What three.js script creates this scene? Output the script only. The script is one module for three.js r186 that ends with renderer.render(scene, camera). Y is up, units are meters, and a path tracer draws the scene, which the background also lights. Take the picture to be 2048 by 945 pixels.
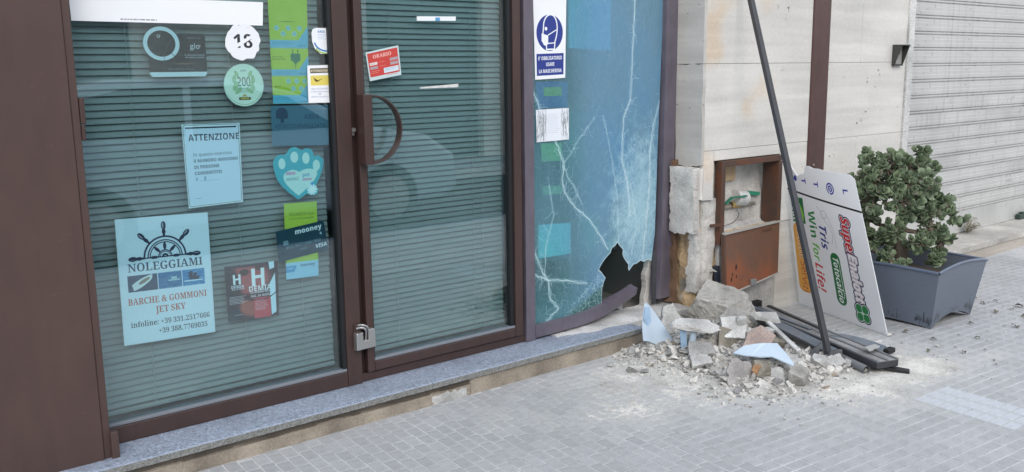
import * as THREE from 'three';
import { RoundedBoxGeometry } from 'three/addons/geometries/RoundedBoxGeometry.js';
import { mergeGeometries, mergeVertices, toCreasedNormals } from 'three/addons/utils/BufferGeometryUtils.js';
import { ConvexGeometry } from 'three/addons/geometries/ConvexGeometry.js';
import { ImprovedNoise } from 'three/addons/math/ImprovedNoise.js';

// ---------------------------------------------------------------- camera, sky, sun, exposure
const scene = new THREE.Scene();
const W = 1024, H = 472;
const camera = new THREE.PerspectiveCamera(28.82, W / H, 0.05, 400);
{
  const yaw = 0.675454, pitch = 0.179132, roll = -0.0126607;
  camera.position.set(0, 1.317, 3.1);
  const f = new THREE.Vector3(Math.sin(yaw) * Math.cos(pitch), -Math.sin(pitch), -Math.cos(yaw) * Math.cos(pitch));
  const r = new THREE.Vector3(Math.cos(yaw), 0, Math.sin(yaw)), u = r.clone().cross(f);
  const r2 = r.clone().multiplyScalar(Math.cos(roll)).addScaledVector(u, Math.sin(roll));
  const u2 = u.clone().multiplyScalar(Math.cos(roll)).addScaledVector(r, -Math.sin(roll));
  camera.quaternion.setFromRotationMatrix(new THREE.Matrix4().makeBasis(r2, u2, f.negate()));
  camera.updateProjectionMatrix(); camera.updateMatrixWorld(true);
}
{ // bright hazy sky, bluer overhead
  const w = 128, h = 64, d = new Float32Array(w * h * 4);
  for (let j = 0; j < h; j++) for (let i = 0; i < w; i++) {
    const t = Math.max(0, ((j + 0.5) / h - 0.5) * 2), k = Math.pow(t, 0.7), o = (j * w + i) * 4;
    d[o] = 2.02 + (1.08 - 2.02) * k; d[o + 1] = 2.06 + (1.2 - 2.06) * k; d[o + 2] = 2.12 + (1.44 - 2.12) * k; d[o + 3] = 1;
    if (j < h / 2) { d[o] = 0.35; d[o + 1] = 0.36; d[o + 2] = 0.37; }
  }
  const t = new THREE.DataTexture(d, w, h, THREE.RGBAFormat, THREE.FloatType);
  t.mapping = THREE.EquirectangularReflectionMapping; t.magFilter = t.minFilter = THREE.LinearFilter; t.needsUpdate = true;
  scene.background = t; scene.environment = t;
}
const sun = new THREE.DirectionalLight(0xfff6ea, 1.3);
sun.position.set(-1.5, 7, 8.5); sun.target.position.set(3, 0, 0); sun.castShadow = true; sun.shadow.radius = 50;
sun.shadow.mapSize.set(2048, 2048);
Object.assign(sun.shadow.camera, { left: -9, right: 9, top: 9, bottom: -9, near: 0.5, far: 30 });
scene.add(sun, sun.target);
const renderer = new THREE.WebGLRenderer({ antialias: true });
renderer.setSize(W, H);
renderer.toneMapping = THREE.LinearToneMapping;
renderer.toneMappingExposure = 0.9;
renderer.shadowMap.enabled = true;

// ---------------------------------------------------------------- helpers
const V = (x, y, z) => new THREE.Vector3(x, y, z);
function rngOf(seed) { let a = seed >>> 0; return () => { a = (a + 0x6d2b79f5) | 0; let t = Math.imul(a ^ (a >>> 15), 1 | a); t = (t + Math.imul(t ^ (t >>> 7), 61 | t)) ^ t; return ((t ^ (t >>> 14)) >>> 0) / 4294967296; }; }
const PN = new ImprovedNoise();
const n3 = (x, y, z) => PN.noise(x, y, z);
function fbm(x, y, z, o = 4) { let s = 0, a = 0.5; for (let i = 0; i < o; i++) { s += a * n3(x, y, z); x *= 2.03; y *= 2.03; z *= 2.03; a *= 0.5; } return s; }
const sm = (a, b, x) => { const t = Math.min(1, Math.max(0, (x - a) / (b - a))); return t * t * (3 - 2 * t); };
const lerp = (a, b, t) => a + (b - a) * t;
// tileable noise on a unit square
function hash2(x, y, s) { let h = Math.imul(x, 374761393) ^ Math.imul(y, 668265263) ^ Math.imul(s, 1442695041); h = Math.imul(h ^ (h >>> 13), 1274126177); return ((h ^ (h >>> 16)) >>> 0) / 4294967296; }
function tn(u, v, px, py, s) {
  const x = u * px, y = v * py, i = Math.floor(x), j = Math.floor(y), a = sm(0, 1, x - i), b = sm(0, 1, y - j);
  const m = (k, p) => ((k % p) + p) % p, h = (p, q) => hash2(m(p, px), m(q, py), s);
  return lerp(lerp(h(i, j), h(i + 1, j), a), lerp(h(i, j + 1), h(i + 1, j + 1), a), b);
}
function tf(u, v, px, py, s, o = 4) { let r = 0, a = 0.5, n = 0; for (let i = 0; i < o; i++) { r += a * tn(u, v, px, py, s + i); n += a; a *= 0.55; px *= 2; py *= 2; } return r / n; }
function dataTex(n, fn, srgb = true, m = n) {
  const d = new Uint8Array(n * m * 4);
  for (let j = 0; j < m; j++) for (let i = 0; i < n; i++) { const c = fn((i + 0.5) / n, (j + 0.5) / m), o = (j * n + i) * 4; for (let k = 0; k < 3; k++) d[o + k] = Math.max(0, Math.min(255, c[k] * 255)); d[o + 3] = 255; }
  const t = new THREE.DataTexture(d, n, m, THREE.RGBAFormat); t.wrapS = t.wrapT = THREE.RepeatWrapping; t.magFilter = THREE.LinearFilter; t.minFilter = THREE.LinearMipmapLinearFilter; t.generateMipmaps = true;
  if (srgb) t.colorSpace = THREE.SRGBColorSpace; t.needsUpdate = true; return t;
}
const grey = (g) => [g, g, g];
function rep(t, x, y = x) { const c = t.clone(); c.repeat.set(x, y); c.needsUpdate = true; return c; }
function canvasTex(w, h, draw) {
  const c = document.createElement('canvas'); c.width = w; c.height = h; const g = c.getContext('2d'); draw(g, w, h);
  const t = new THREE.CanvasTexture(c); t.colorSpace = THREE.SRGBColorSpace; t.anisotropy = 8; return t;
}
function text(g, s, x, y, size, color, o = {}) {
  g.save(); g.translate(x, y); if (o.rot) g.rotate(o.rot); if (o.flip) g.scale(-1, 1); if (o.sx) g.scale(o.sx, 1);
  g.font = `${o.style || ''} ${o.weight || 'bold'} ${size}px ${o.font || 'sans-serif'}`.trim(); g.textAlign = o.align || 'center'; g.textBaseline = 'middle';
  if (o.stroke) { g.lineJoin = 'round'; g.lineWidth = o.sw || size * 0.15; g.strokeStyle = o.stroke; g.strokeText(s, 0, 0); }
  g.fillStyle = color; g.fillText(s, 0, 0); g.restore();
}
function greek(g, x, y, w, rows, lh, color, seed = 1) { const r = rngOf(seed); g.fillStyle = color; for (let i = 0; i < rows; i++) { let p = x, e = x + w * (0.7 + 0.3 * r()); while (p < e) { const k = lh * (0.6 + 1.6 * r()); g.fillRect(p, y + i * lh * 1.5, Math.min(k, e - p), lh * 0.55); p += k + lh * 0.4; } } }
function rr(g, x, y, w, h, r) { g.beginPath(); g.moveTo(x + r, y); g.arcTo(x + w, y, x + w, y + h, r); g.arcTo(x + w, y + h, x, y + h, r); g.arcTo(x, y + h, x, y, r); g.arcTo(x, y, x + w, y, r); g.closePath(); }
// geometry
function metreUV(g) {
  const p = g.attributes.position, n = g.attributes.normal, uv = new Float32Array(p.count * 2);
  for (let i = 0; i < p.count; i++) {
    const a = Math.abs(n.getX(i)), b = Math.abs(n.getY(i)), c = Math.abs(n.getZ(i));
    if (a >= b && a >= c) { uv[i * 2] = p.getZ(i); uv[i * 2 + 1] = p.getY(i); } else if (b >= c) { uv[i * 2] = p.getX(i); uv[i * 2 + 1] = p.getZ(i); } else { uv[i * 2] = p.getX(i); uv[i * 2 + 1] = p.getY(i); }
  }
  g.setAttribute('uv', new THREE.BufferAttribute(uv, 2)); return g;
}
function fin(g, keepUV = false) { if (g.index) g = g.toNonIndexed(); if (!keepUV) metreUV(g); for (const k of Object.keys(g.attributes)) if (!['position', 'normal', 'uv'].includes(k)) g.deleteAttribute(k); return g; }
const join = (list) => (list.length > 1 ? mergeGeometries(list.map((g) => fin(g, true))) : list[0]);
function bx(x0, x1, y0, y1, z0, z1, r = 0) {
  const w = x1 - x0, h = y1 - y0, d = z1 - z0, g = r ? new RoundedBoxGeometry(w, h, d, 2, Math.min(r, w * 0.49, h * 0.49, d * 0.49)) : new THREE.BoxGeometry(w, h, d);
  g.translate((x0 + x1) / 2, (y0 + y1) / 2, (z0 + z1) / 2); return fin(g);
}
// closed thin sheet over f(u, v) -> Vector3; the front faces du x dv
const surf = (...q) => metreUV(surfUV(...q));
function surfUV(nu, nv, f, thick = 0.0006, smooth = true) {
  const P = [], uv = [], idx = [], N = (nu + 1) * (nv + 1), e = 1e-3;
  for (let s = 0; s < 2; s++) for (let j = 0; j <= nv; j++) for (let i = 0; i <= nu; i++) {
    const u = i / nu, v = j / nv, p = f(u, v);
    if (s) { const a = f(Math.min(1, u + e), v).sub(f(Math.max(0, u - e), v)), b = f(u, Math.min(1, v + e)).sub(f(u, Math.max(0, v - e))); p.addScaledVector(a.cross(b).normalize(), -thick); }
    P.push(p.x, p.y, p.z); uv.push(u, v);
  }
  const q = (i, j, s) => s * N + j * (nu + 1) + i;
  for (let j = 0; j < nv; j++) for (let i = 0; i < nu; i++) {
    idx.push(q(i, j, 0), q(i + 1, j, 0), q(i + 1, j + 1, 0), q(i, j, 0), q(i + 1, j + 1, 0), q(i, j + 1, 0));
    idx.push(q(i, j, 1), q(i + 1, j + 1, 1), q(i + 1, j, 1), q(i, j, 1), q(i, j + 1, 1), q(i + 1, j + 1, 1));
  }
  const rim = []; for (let i = 0; i < nu; i++) rim.push([i, 0, i + 1, 0]); for (let j = 0; j < nv; j++) rim.push([nu, j, nu, j + 1]); for (let i = nu; i > 0; i--) rim.push([i, nv, i - 1, nv]); for (let j = nv; j > 0; j--) rim.push([0, j, 0, j - 1]);
  for (const [a, b, c, d] of rim) idx.push(q(a, b, 0), q(a, b, 1), q(c, d, 1), q(a, b, 0), q(c, d, 1), q(c, d, 0));
  const g = new THREE.BufferGeometry(); g.setAttribute('position', new THREE.Float32BufferAttribute(P, 3)); g.setAttribute('uv', new THREE.Float32BufferAttribute(uv, 2)); g.setIndex(idx);
  return smooth ? toCreasedNormals(g, 0.7) : (() => { const k = g.toNonIndexed(); k.computeVertexNormals(); return k; })();
}
const quad = (TL, TR, BR, BL) => (u, v) => { const a = BL.clone().lerp(BR, u), b = TL.clone().lerp(TR, u); return a.lerp(b, v); };
function grid(nu, nv, f, uvf) { // open relief, smooth
  const P = [], uv = [], idx = [];
  for (let j = 0; j <= nv; j++) for (let i = 0; i <= nu; i++) { const p = f(i / nu, j / nv); P.push(p.x, p.y, p.z); if (uvf) uv.push(...uvf(p)); else uv.push(0, 0); }
  for (let j = 0; j < nv; j++) for (let i = 0; i < nu; i++) { const a = j * (nu + 1) + i, b = a + 1, c = a + nu + 2, d = a + nu + 1; idx.push(a, b, c, a, c, d); }
  const g = new THREE.BufferGeometry(); g.setAttribute('position', new THREE.Float32BufferAttribute(P, 3)); g.setAttribute('uv', new THREE.Float32BufferAttribute(uv, 2)); g.setIndex(idx); g.computeVertexNormals(); return g;
}
function shapeOf(pts) { const s = new THREE.Shape(); pts.forEach(([x, y], i) => (i ? s.lineTo(x, y) : s.moveTo(x, y))); s.closePath(); return s; }
function plate(pts, z0, z1, bevel = 0) { // polygon in x, y from z0 to z1
  const g = new THREE.ExtrudeGeometry(shapeOf(pts), { depth: z1 - z0 - 2 * bevel, bevelEnabled: bevel > 0, bevelSize: bevel, bevelThickness: bevel, bevelOffset: -bevel, bevelSegments: 1, curveSegments: 24 }); g.translate(0, 0, z0 + bevel); return fin(g);
}
function unitUV(g, x0, x1, y0, y1) { const p = g.attributes.position, u = g.attributes.uv; for (let i = 0; i < p.count; i++) u.setXY(i, (p.getX(i) - x0) / (x1 - x0), (p.getY(i) - y0) / (y1 - y0)); return g; }
function jag(pts, amp, seed, n = 6) { const r = rngOf(seed), o = []; pts.forEach((p, i) => { const q = pts[(i + 1) % pts.length], L = Math.hypot(q[0] - p[0], q[1] - p[1]); o.push(p); for (let k = 1; k < n; k++) { const t = k / n; o.push([lerp(p[0], q[0], t) + (r() - 0.5) * amp * Math.min(1, L * 20), lerp(p[1], q[1], t) + (r() - 0.5) * amp * Math.min(1, L * 20)]); } }); return o; }
function rock(seed, sx, sy, sz, detail = 3, rough = 0.06, n = 15) { // a broken stone: sharp cleavage faces, each roughened
  const r = rngOf(seed * 7919 + 13), pts = [];
  for (let i = 0; i < n; i++) { const v = V(r() - 0.5, r() - 0.5, r() - 0.5).normalize(), k = 0.86 + 0.3 * r(), e = 0.72, f = (q) => Math.sign(q) * Math.pow(Math.abs(q), e); pts.push(V(f(v.x) * k, f(v.y) * k, f(v.z) * k)); }
  let p = Array.from(new ConvexGeometry(pts).attributes.position.array);
  for (let s = Math.max(0, detail - 3); s > 0; s--) { const o = []; for (let i = 0; i < p.length; i += 9) { const A = p.slice(i, i + 3), B = p.slice(i + 3, i + 6), C = p.slice(i + 6, i + 9), m = (x, y) => [(x[0] + y[0]) / 2, (x[1] + y[1]) / 2, (x[2] + y[2]) / 2], ab = m(A, B), bc = m(B, C), ca = m(C, A); o.push(...A, ...ab, ...ca, ...ab, ...B, ...bc, ...ca, ...bc, ...C, ...ab, ...bc, ...ca); } p = o; }
  const q = Math.max(sx, sy, sz); let ax = 0, ay = 0, az = 0; for (const v of pts) { ax = Math.max(ax, Math.abs(v.x)); ay = Math.max(ay, Math.abs(v.y)); az = Math.max(az, Math.abs(v.z)); }
  for (let i = 0; i < p.length; i += 3) { const x = p[i], y = p[i + 1], z = p[i + 2], k = 1 + rough * (0.9 * fbm(x * 2.5 + seed, y * 2.5, z * 2.5, 3) + (detail > 3 ? 1.1 * fbm(x * 8 + seed, y * 8, z * 8, 5) : 0)); p[i] = x / ax * k * sx / 2; p[i + 1] = y / ay * k * sy / 2; p[i + 2] = z / az * k * sz / 2; }
  const g = new THREE.BufferGeometry(); g.setAttribute('position', new THREE.Float32BufferAttribute(p, 3)); g.computeVertexNormals(); return fin(toCreasedNormals(g, 0.35));
}
function tube(pts, r, seg = 24, rad = 8) { return fin(new THREE.TubeGeometry(new THREE.CatmullRomCurve3(pts), seg, r, rad, false)); }
function limb(pts, r0, r1, seg = 10, rad = 7, knob = 0) {
  const g = new THREE.TubeGeometry(new THREE.CatmullRomCurve3(pts), seg, 1, rad, false), p = g.attributes.position, c = new THREE.CatmullRomCurve3(pts);
  for (let i = 0; i <= seg; i++) { const m = c.getPointAt(i / seg), k = lerp(r0, r1, i / seg); for (let j = 0; j <= rad; j++) { const q = i * (rad + 1) + j, v = V(p.getX(q), p.getY(q), p.getZ(q)).sub(m).normalize().multiplyScalar(k * (1 + knob * n3(i * 0.9, (j % rad) * 1.3, r0 * 90))).add(m); p.setXYZ(q, v.x, v.y, v.z); } }
  g.computeVertexNormals(); return fin(g);
}
function bar(a, b, w, h, r = 0.001, up = V(0, 1, 0)) { // bar from a to b, w across, h along up
  const d = b.clone().sub(a), L = d.length(), g = r ? new RoundedBoxGeometry(w, h, L, 1, r) : new THREE.BoxGeometry(w, h, L); metreUV(g);
  const z = d.normalize(), x = up.clone().cross(z).normalize(), y = z.clone().cross(x);
  g.applyMatrix4(new THREE.Matrix4().makeBasis(x, y, z).setPosition(a.clone().lerp(b, 0.5))); return fin(g, true);
}
// objects
const used = new Map();
function numbered(n) { const k = used.get(n) || 0; used.set(n, k + 1); return k ? `${n}_${String(k).padStart(3, '0')}` : n; }
function tag(o, label, category, group, kind = 'thing') { o.userData = { label, category, kind }; if (group) o.userData.group = group; return o; }
function thing(name, label, category, group, pos = [0, 0, 0]) { const o = new THREE.Group(); o.name = numbered(name); o.position.set(...pos); scene.add(o); return tag(o, label, category, group); }
function mesh(name, geo, m, parent = scene) { const o = new THREE.Mesh(Array.isArray(geo) ? join(geo) : geo, m); o.name = numbered(name); o.castShadow = o.receiveShadow = true; parent.add(o); return o; }
function struct(name, geo, m) { const o = mesh(name, geo, m); o.userData = { kind: 'structure' }; return o; }
const lin = (r, g, b) => new THREE.Color().setRGB(r, g, b);
const mat = (c, rough = 0.6, o = {}) => new THREE.MeshStandardMaterial({ color: Array.isArray(c) ? lin(...c) : c, roughness: rough, ...o });
const phys = (c, rough = 0.6, o = {}) => new THREE.MeshPhysicalMaterial({ color: Array.isArray(c) ? lin(...c) : c, roughness: rough, ...o });

// ---------------------------------------------------------------- textures and materials
const T = {};
T.grain = dataTex(512, (u, v) => { const a = tf(u, v, 6, 6, 1, 6), b = tn(u, v, 160, 160, 9), c = tf(u, v, 3, 3, 21, 3); return grey(0.88 + 0.3 * (a - 0.5) + 0.16 * (b - 0.5) + 0.16 * (c - 0.5)); });
T.coarse = dataTex(512, (u, v) => { const a = tf(u, v, 10, 10, 3, 6), b = tn(u, v, 90, 90, 5); return grey(0.5 + 0.9 * (a - 0.5) + 0.35 * (b - 0.5)); }, false);
T.granite = dataTex(512, (u, v) => { const a = tn(u, v, 120, 120, 4), b = tn(u, v, 200, 200, 14), c = tf(u, v, 60, 60, 31, 2); let k = 0.78 + 0.2 * (a - 0.5) + 0.16 * (b - 0.5) + 0.14 * (tf(u, v, 3, 3, 71, 4) - 0.5); if (c > 0.68) k -= 0.1; if (c < 0.32) k += 0.08; return [k * 0.98, k, k * 1.03]; });
T.marble = dataTex(1024, (u, v) => { // cream travertine: horizontal veins, pits, a few ochre stains
  const w = v + 0.012 * (tf(u, v, 5, 5, 3, 3) - 0.5), vein = tf(u, w, 3, 46, 40, 4), cloud = tf(u, v, 5, 7, 8, 4), fine = tn(u, v, 240, 320, 77);
  const pit = tf(u, w, 50, 110, 52, 2), zone = tf(u, v, 7, 9, 61, 3), st = tf(u, v, 4, 4, 91, 4);
  let k = 0.86 + 0.13 * (vein - 0.5) + 0.11 * (cloud - 0.5) + 0.035 * (fine - 0.5);
  if (pit > 0.79 && zone > 0.56) k -= 0.5 * (pit - 0.79) * 5 * sm(0.56, 0.66, zone);
  const o = sm(0.66, 0.8, st) * 0.12; return [k, k - 0.006 - o * 0.5, k - 0.018 - o]; });
T.marbleBump = dataTex(512, (u, v) => { const pit = tf(u, v, 50, 110, 52, 2); return grey(0.8 - Math.max(0, pit - 0.7) * 2.2 + 0.1 * (tn(u, v, 200, 240, 3) - 0.5)); }, false);
T.paint = dataTex(512, (u, v) => { const a = tf(u, v, 4, 4, 15, 6), b = tf(u, v, 40, 12, 33, 3), s = tf(u, v, 70, 70, 66, 2); return grey(0.84 + 0.16 * (a - 0.5) + 0.08 * (b - 0.5) + (s > 0.86 ? 0.06 : 0)); });
T.rust = dataTex(512, (u, v) => { const a = tf(u, v, 5, 5, 25, 5), b = tf(u, v, 24, 24, 27, 3), m = sm(0.3, 0.8, a + 0.2 * (b - 0.5)); return [lerp(0.46, 0.6, m), lerp(0.36, 0.38, m), lerp(0.31, 0.27, m)]; });
T.shutter = dataTex(1024, (u, v) => { const a = tf(u, v, 6, 6, 45, 5), s = tf(u, v, 60, 3, 47, 4), d = tf(u, v, 70, 50, 48, 2), b = tf(u, v, 3, 4, 50, 3); let k = 0.9 + 0.12 * (a - 0.5) - 0.07 * sm(0.6, 0.82, s) - 0.07 * sm(0.62, 0.8, b); if (d > 0.82) k -= 0.1; return [k, k, k * 0.99]; });
T.sand = dataTex(512, (u, v) => { const a = tf(u, v, 6, 6, 75, 6), b = tn(u, v, 140, 140, 76), c = sm(0.45, 0.65, tf(u, v, 4, 4, 79, 4)); const k = 0.88 + 0.34 * (a - 0.5) + 0.16 * (b - 0.5); return [lerp(0.97, 0.93, c) * k, lerp(0.86, 0.9, c) * k, lerp(0.7, 0.85, c) * k]; });
T.pave = dataTex(1024, (u, v) => { const a = tf(u, v, 8, 8, 85, 6), b = tn(u, v, 300, 300, 86), s = tf(u, v, 90, 90, 88, 2); let k = 0.86 + 0.2 * (a - 0.5) + 0.1 * (b - 0.5) - (s > 0.84 ? 0.12 : 0); return [k * 0.99, k, k * 1.01]; });
T.plasticBump = T.coarse;
const M = {
  brown: phys([0.088, 0.05, 0.044], 0.42, { map: T.paint, bumpMap: T.coarse, bumpScale: 0.0003 }),
  brownDark: mat([0.04, 0.022, 0.019], 0.5),
  panel: phys([0.115, 0.068, 0.058], 0.5, { map: rep(T.paint, 0.8), bumpMap: rep(T.coarse, 0.7), bumpScale: 0.0006 }),
  purple: phys([0.2, 0.175, 0.22], 0.33, { map: rep(T.paint, 2), bumpMap: T.coarse, bumpScale: 0.0004 }),
  gasket: mat([0.012, 0.012, 0.014], 0.5),
  bead: mat([0.2, 0.22, 0.25], 0.35),
  glass: phys([0.82, 0.935, 0.955], 0, { transmission: 1, thickness: 0, ior: 1.85 }),
  slat: mat([0.27, 0.28, 0.27], 0.45),
  cord: mat([0.35, 0.35, 0.33], 0.8),
  granite: phys([0.55, 0.605, 0.7], 0.32, { map: rep(T.granite, 2), bumpMap: rep(T.coarse, 3), bumpScale: 0.0005 }),
  graniteEdge: mat([0.4, 0.39, 0.35], 0.8, { map: rep(T.granite, 3), bumpMap: rep(T.coarse, 6), bumpScale: 0.002 }),
  riser: mat([0.42, 0.36, 0.29], 0.85, { map: rep(T.grain, 2), bumpMap: rep(T.coarse, 3), bumpScale: 0.002 }),
  marble: mat([0.93, 0.915, 0.885], 0.55, { map: rep(T.marble, 0.45), bumpMap: rep(T.marbleBump, 0.45), bumpScale: 0.0008 }),
  marbleOld: mat([0.76, 0.745, 0.715], 0.7, { map: rep(T.marble, 0.7), bumpMap: rep(T.coarse, 2), bumpScale: 0.0012 }),
  joint: mat([0.62, 0.59, 0.54], 0.9),
  sand: mat([0.86, 0.82, 0.76], 0.95, { map: rep(T.sand, 2.5), bumpMap: rep(T.coarse, 5), bumpScale: 0.004 }),
  ochre: mat([0.74, 0.54, 0.34], 0.95, { map: rep(T.grain, 3), bumpMap: rep(T.coarse, 6), bumpScale: 0.003 }),
  concrete: mat([0.62, 0.6, 0.555], 0.95, { map: rep(T.grain, 3), bumpMap: rep(T.coarse, 7), bumpScale: 0.008 }),
  plaster: mat([0.76, 0.75, 0.73], 0.9, { map: rep(T.grain, 2), bumpMap: rep(T.coarse, 5), bumpScale: 0.002 }),
  plasterGrey: mat([0.55, 0.54, 0.52], 0.92, { map: rep(T.grain, 1.6), bumpMap: rep(T.coarse, 4), bumpScale: 0.002 }),
  white: mat([0.85, 0.85, 0.83], 0.6, { map: rep(T.grain, 2) }),
  pink: mat([0.6, 0.47, 0.42], 0.75, { map: rep(T.grain, 1.5), bumpMap: rep(T.coarse, 4), bumpScale: 0.0006 }),
  terracotta: mat([0.55, 0.3, 0.15], 0.85, { map: rep(T.grain, 4) }),
  oldPlaster: mat([0.78, 0.755, 0.71], 0.95, { map: rep(T.grain, 2), bumpMap: rep(T.coarse, 5), bumpScale: 0.003 }),
  brownStone: mat([0.42, 0.385, 0.32], 0.95, { map: rep(T.grain, 3), bumpMap: rep(T.coarse, 6), bumpScale: 0.004 }),
  darkStone: mat([0.16, 0.165, 0.18], 0.8, { map: rep(T.grain, 4), bumpMap: rep(T.coarse, 6), bumpScale: 0.002 }),
  plexi: phys([0.55, 0.66, 0.77], 0.28),
  plexiBlue: phys([0.36, 0.52, 0.7], 0.3),
  rustFrame: mat([0.44, 0.42, 0.41], 0.7, { map: rep(T.rust, 2.2), bumpMap: rep(T.coarse, 4), bumpScale: 0.0006 }),
  steelDark: phys([0.07, 0.073, 0.085], 0.42, { map: rep(T.paint, 3) }),
  steelGrey: phys([0.26, 0.27, 0.29], 0.38, { map: rep(T.paint, 3) }),
  steelDusty: mat([0.36, 0.36, 0.36], 0.6, { map: rep(T.grain, 3) }),
  steelBlue: phys([0.22, 0.26, 0.31], 0.35, { map: rep(T.paint, 3) }),
  black: mat([0.014, 0.014, 0.015], 0.55),
  lockSteel: mat([0.5, 0.5, 0.49], 0.32, { metalness: 0.85, bumpMap: rep(T.coarse, 8), bumpScale: 0.0002 }),
  shutter: mat([0.68, 0.685, 0.68], 0.5, { map: rep(T.shutter, 0.5) }),
  whitePaint: mat([0.8, 0.8, 0.78], 0.6, { map: rep(T.grain, 1) }),
  planter: phys([0.165, 0.21, 0.3], 0.38, { map: rep(T.paint, 2), bumpMap: rep(T.coarse, 3), bumpScale: 0.0004 }),
  planterSide: phys([0.2, 0.235, 0.3], 0.4, { map: canvasTex(512, 256, (g) => { g.fillStyle = '#dcdcdc'; g.fillRect(0, 0, 512, 256); const r = rngOf(17); for (let i = 0; i < 260; i++) { g.fillStyle = `rgba(${r() < 0.6 ? '60,58,54' : '235,232,225'},${0.03 + 0.06 * r()})`; g.fillRect(r() * 512, r() * 256, 2 + 40 * r(), 1 + 3 * r()); } for (const [cx, n] of [[455, 70], [40, 40], [250, 14]]) for (let i = 0; i < n; i++) { const h = 8 + 50 * r() * r(); g.fillStyle = `rgba(24,22,20,${0.1 + 0.3 * r()})`; g.fillRect(cx + (r() - 0.5) * 110, 256 - h - 24 * r(), 2 + 9 * r() * r(), h * 0.7); } for (let i = 0; i < 60; i++) { g.fillStyle = 'rgba(205,200,190,.12)'; g.beginPath(); g.arc(r() * 512, r() * 256, 2 + 9 * r(), 0, 7); g.fill(); } }), bumpMap: rep(T.coarse, 1.5), bumpScale: 0.0004 }),
  soil: mat([0.13, 0.1, 0.075], 1, { map: rep(T.grain, 4), bumpMap: rep(T.coarse, 8), bumpScale: 0.006 }),
  bark: mat([0.24, 0.19, 0.15], 0.95, { map: rep(T.grain, 4), bumpMap: rep(T.coarse, 9), bumpScale: 0.003 }),
  asphalt: mat([0.06, 0.06, 0.062], 0.95, { map: rep(T.grain, 1), bumpMap: rep(T.coarse, 2), bumpScale: 0.003 }),
  pave: mat([0.42, 0.44, 0.46], 0.9, { map: rep(T.pave, 0.7), bumpMap: rep(T.coarse, 2), bumpScale: 0.0015 }),
  dust: mat([0.72, 0.7, 0.655], 1, { map: rep(T.grain, 2.3), bumpMap: rep(T.coarse, 6), bumpScale: 0.003 }),
  dark: mat([0.05, 0.05, 0.05], 0.9),
};
const paper = (tex, rough = 0.55) => mat([1, 1, 1], rough, { map: tex });

// ---------------------------------------------------------------- setting: ground, road, interior
struct('ground', [bx(-160, 160, -0.32, -0.14, -160, 160)], M.asphalt);
struct('road', [bx(-60, 60, -0.139, -0.12, 3.52, 6.9)], M.asphalt);
const kerb = struct('kerb', [bx(-30, 30, -0.139, -0.006, 3.36, 3.5, 0.01)], M.granite);
const oppPave = struct('opposite_pavement', [bx(-60, 60, -0.139, 0, 7.02, 8.25)], M.pave);
struct('opposite_kerb', [bx(-60, 60, -0.139, 0.002, 6.9, 7.02, 0.01)], M.whitePaint);
const pavement = struct('pavement', [bx(-30, 30, -0.14, -0.0014, -1.2, 3.36)], mat([0.71, 0.705, 0.695], 0.92, { map: rep(T.pave, 0.7), bumpMap: rep(T.coarse, 2), bumpScale: 0.0015 }));
{ // dim shop interior behind the front
  const x0 = 0.3, x1 = 3.53, y0 = 0.085, y1 = 2.6, z1 = -0.14, z0 = -3.4, w = 0.12;
  struct('shop_floor', [bx(x0, x1, y0 - w, y0, z0, z1 + 0.08)], mat([0.4, 0.37, 0.33], 0.8, { map: rep(T.grain, 1) }));
  struct('shop_ceiling', [bx(x0, x1, y1, y1 + w, z0, z1)], M.plaster);
  struct('shop_inner_wall', [bx(x0 - w, x0, y0, y1, z0, z1), bx(x1, x1 + 0.02, y0, y1, z0, z1), bx(x0, x1, y0, y1, z0 - w, z0)], mat([0.22, 0.2, 0.18], 0.9));
}
{ // facade around the frames
  const t = thing('shop_facade', 'cream marble clad facade wall above the brown shop front', 'wall');
  for (const [a, b, c, d] of [[-6, 0.3, 0, 3.4], [0.302, 3.549, 2.32, 3.4]]) mesh('wall_panel', bx(a, b, c, d, -0.25, 0.02), M.marbleOld, t);
}

// ---------------------------------------------------------------- pavement blocks and dust
const dustAt = (x, z) => {
  const g = (cx, cz, rx, rz, a) => a * Math.exp(-(((x - cx) / rx) ** 2) - ((z - cz) / rz) ** 2);
  let d = g(3.25, 0.62, 0.46, 0.44, 1.2) + g(2.72, 0.45, 0.34, 0.24, 0.7) + g(2.42, 0.72, 0.22, 0.16, 0.85) + g(3.45, 1.15, 0.46, 0.2, 0.9) + g(3.85, 1.22, 0.3, 0.15, 0.75) + g(3.85, 0.9, 0.4, 0.28, 0.75) + g(2.08, 0.48, 0.2, 0.14, 0.4) + g(2.82, 0.86, 0.3, 0.18, 0.55) + g(4.25, 1.32, 0.2, 0.08, 0.6) + g(3.3, 1.4, 0.3, 0.12, 0.4) + g(3.0, 0.3, 0.5, 0.2, 0.4);
  d += 0.5 * fbm(x * 4.1, 3.3, z * 4.1, 5) + 0.3 * fbm(x * 17, 1.3, z * 17, 4);
  return Math.max(0, d - 0.12);
};
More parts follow.
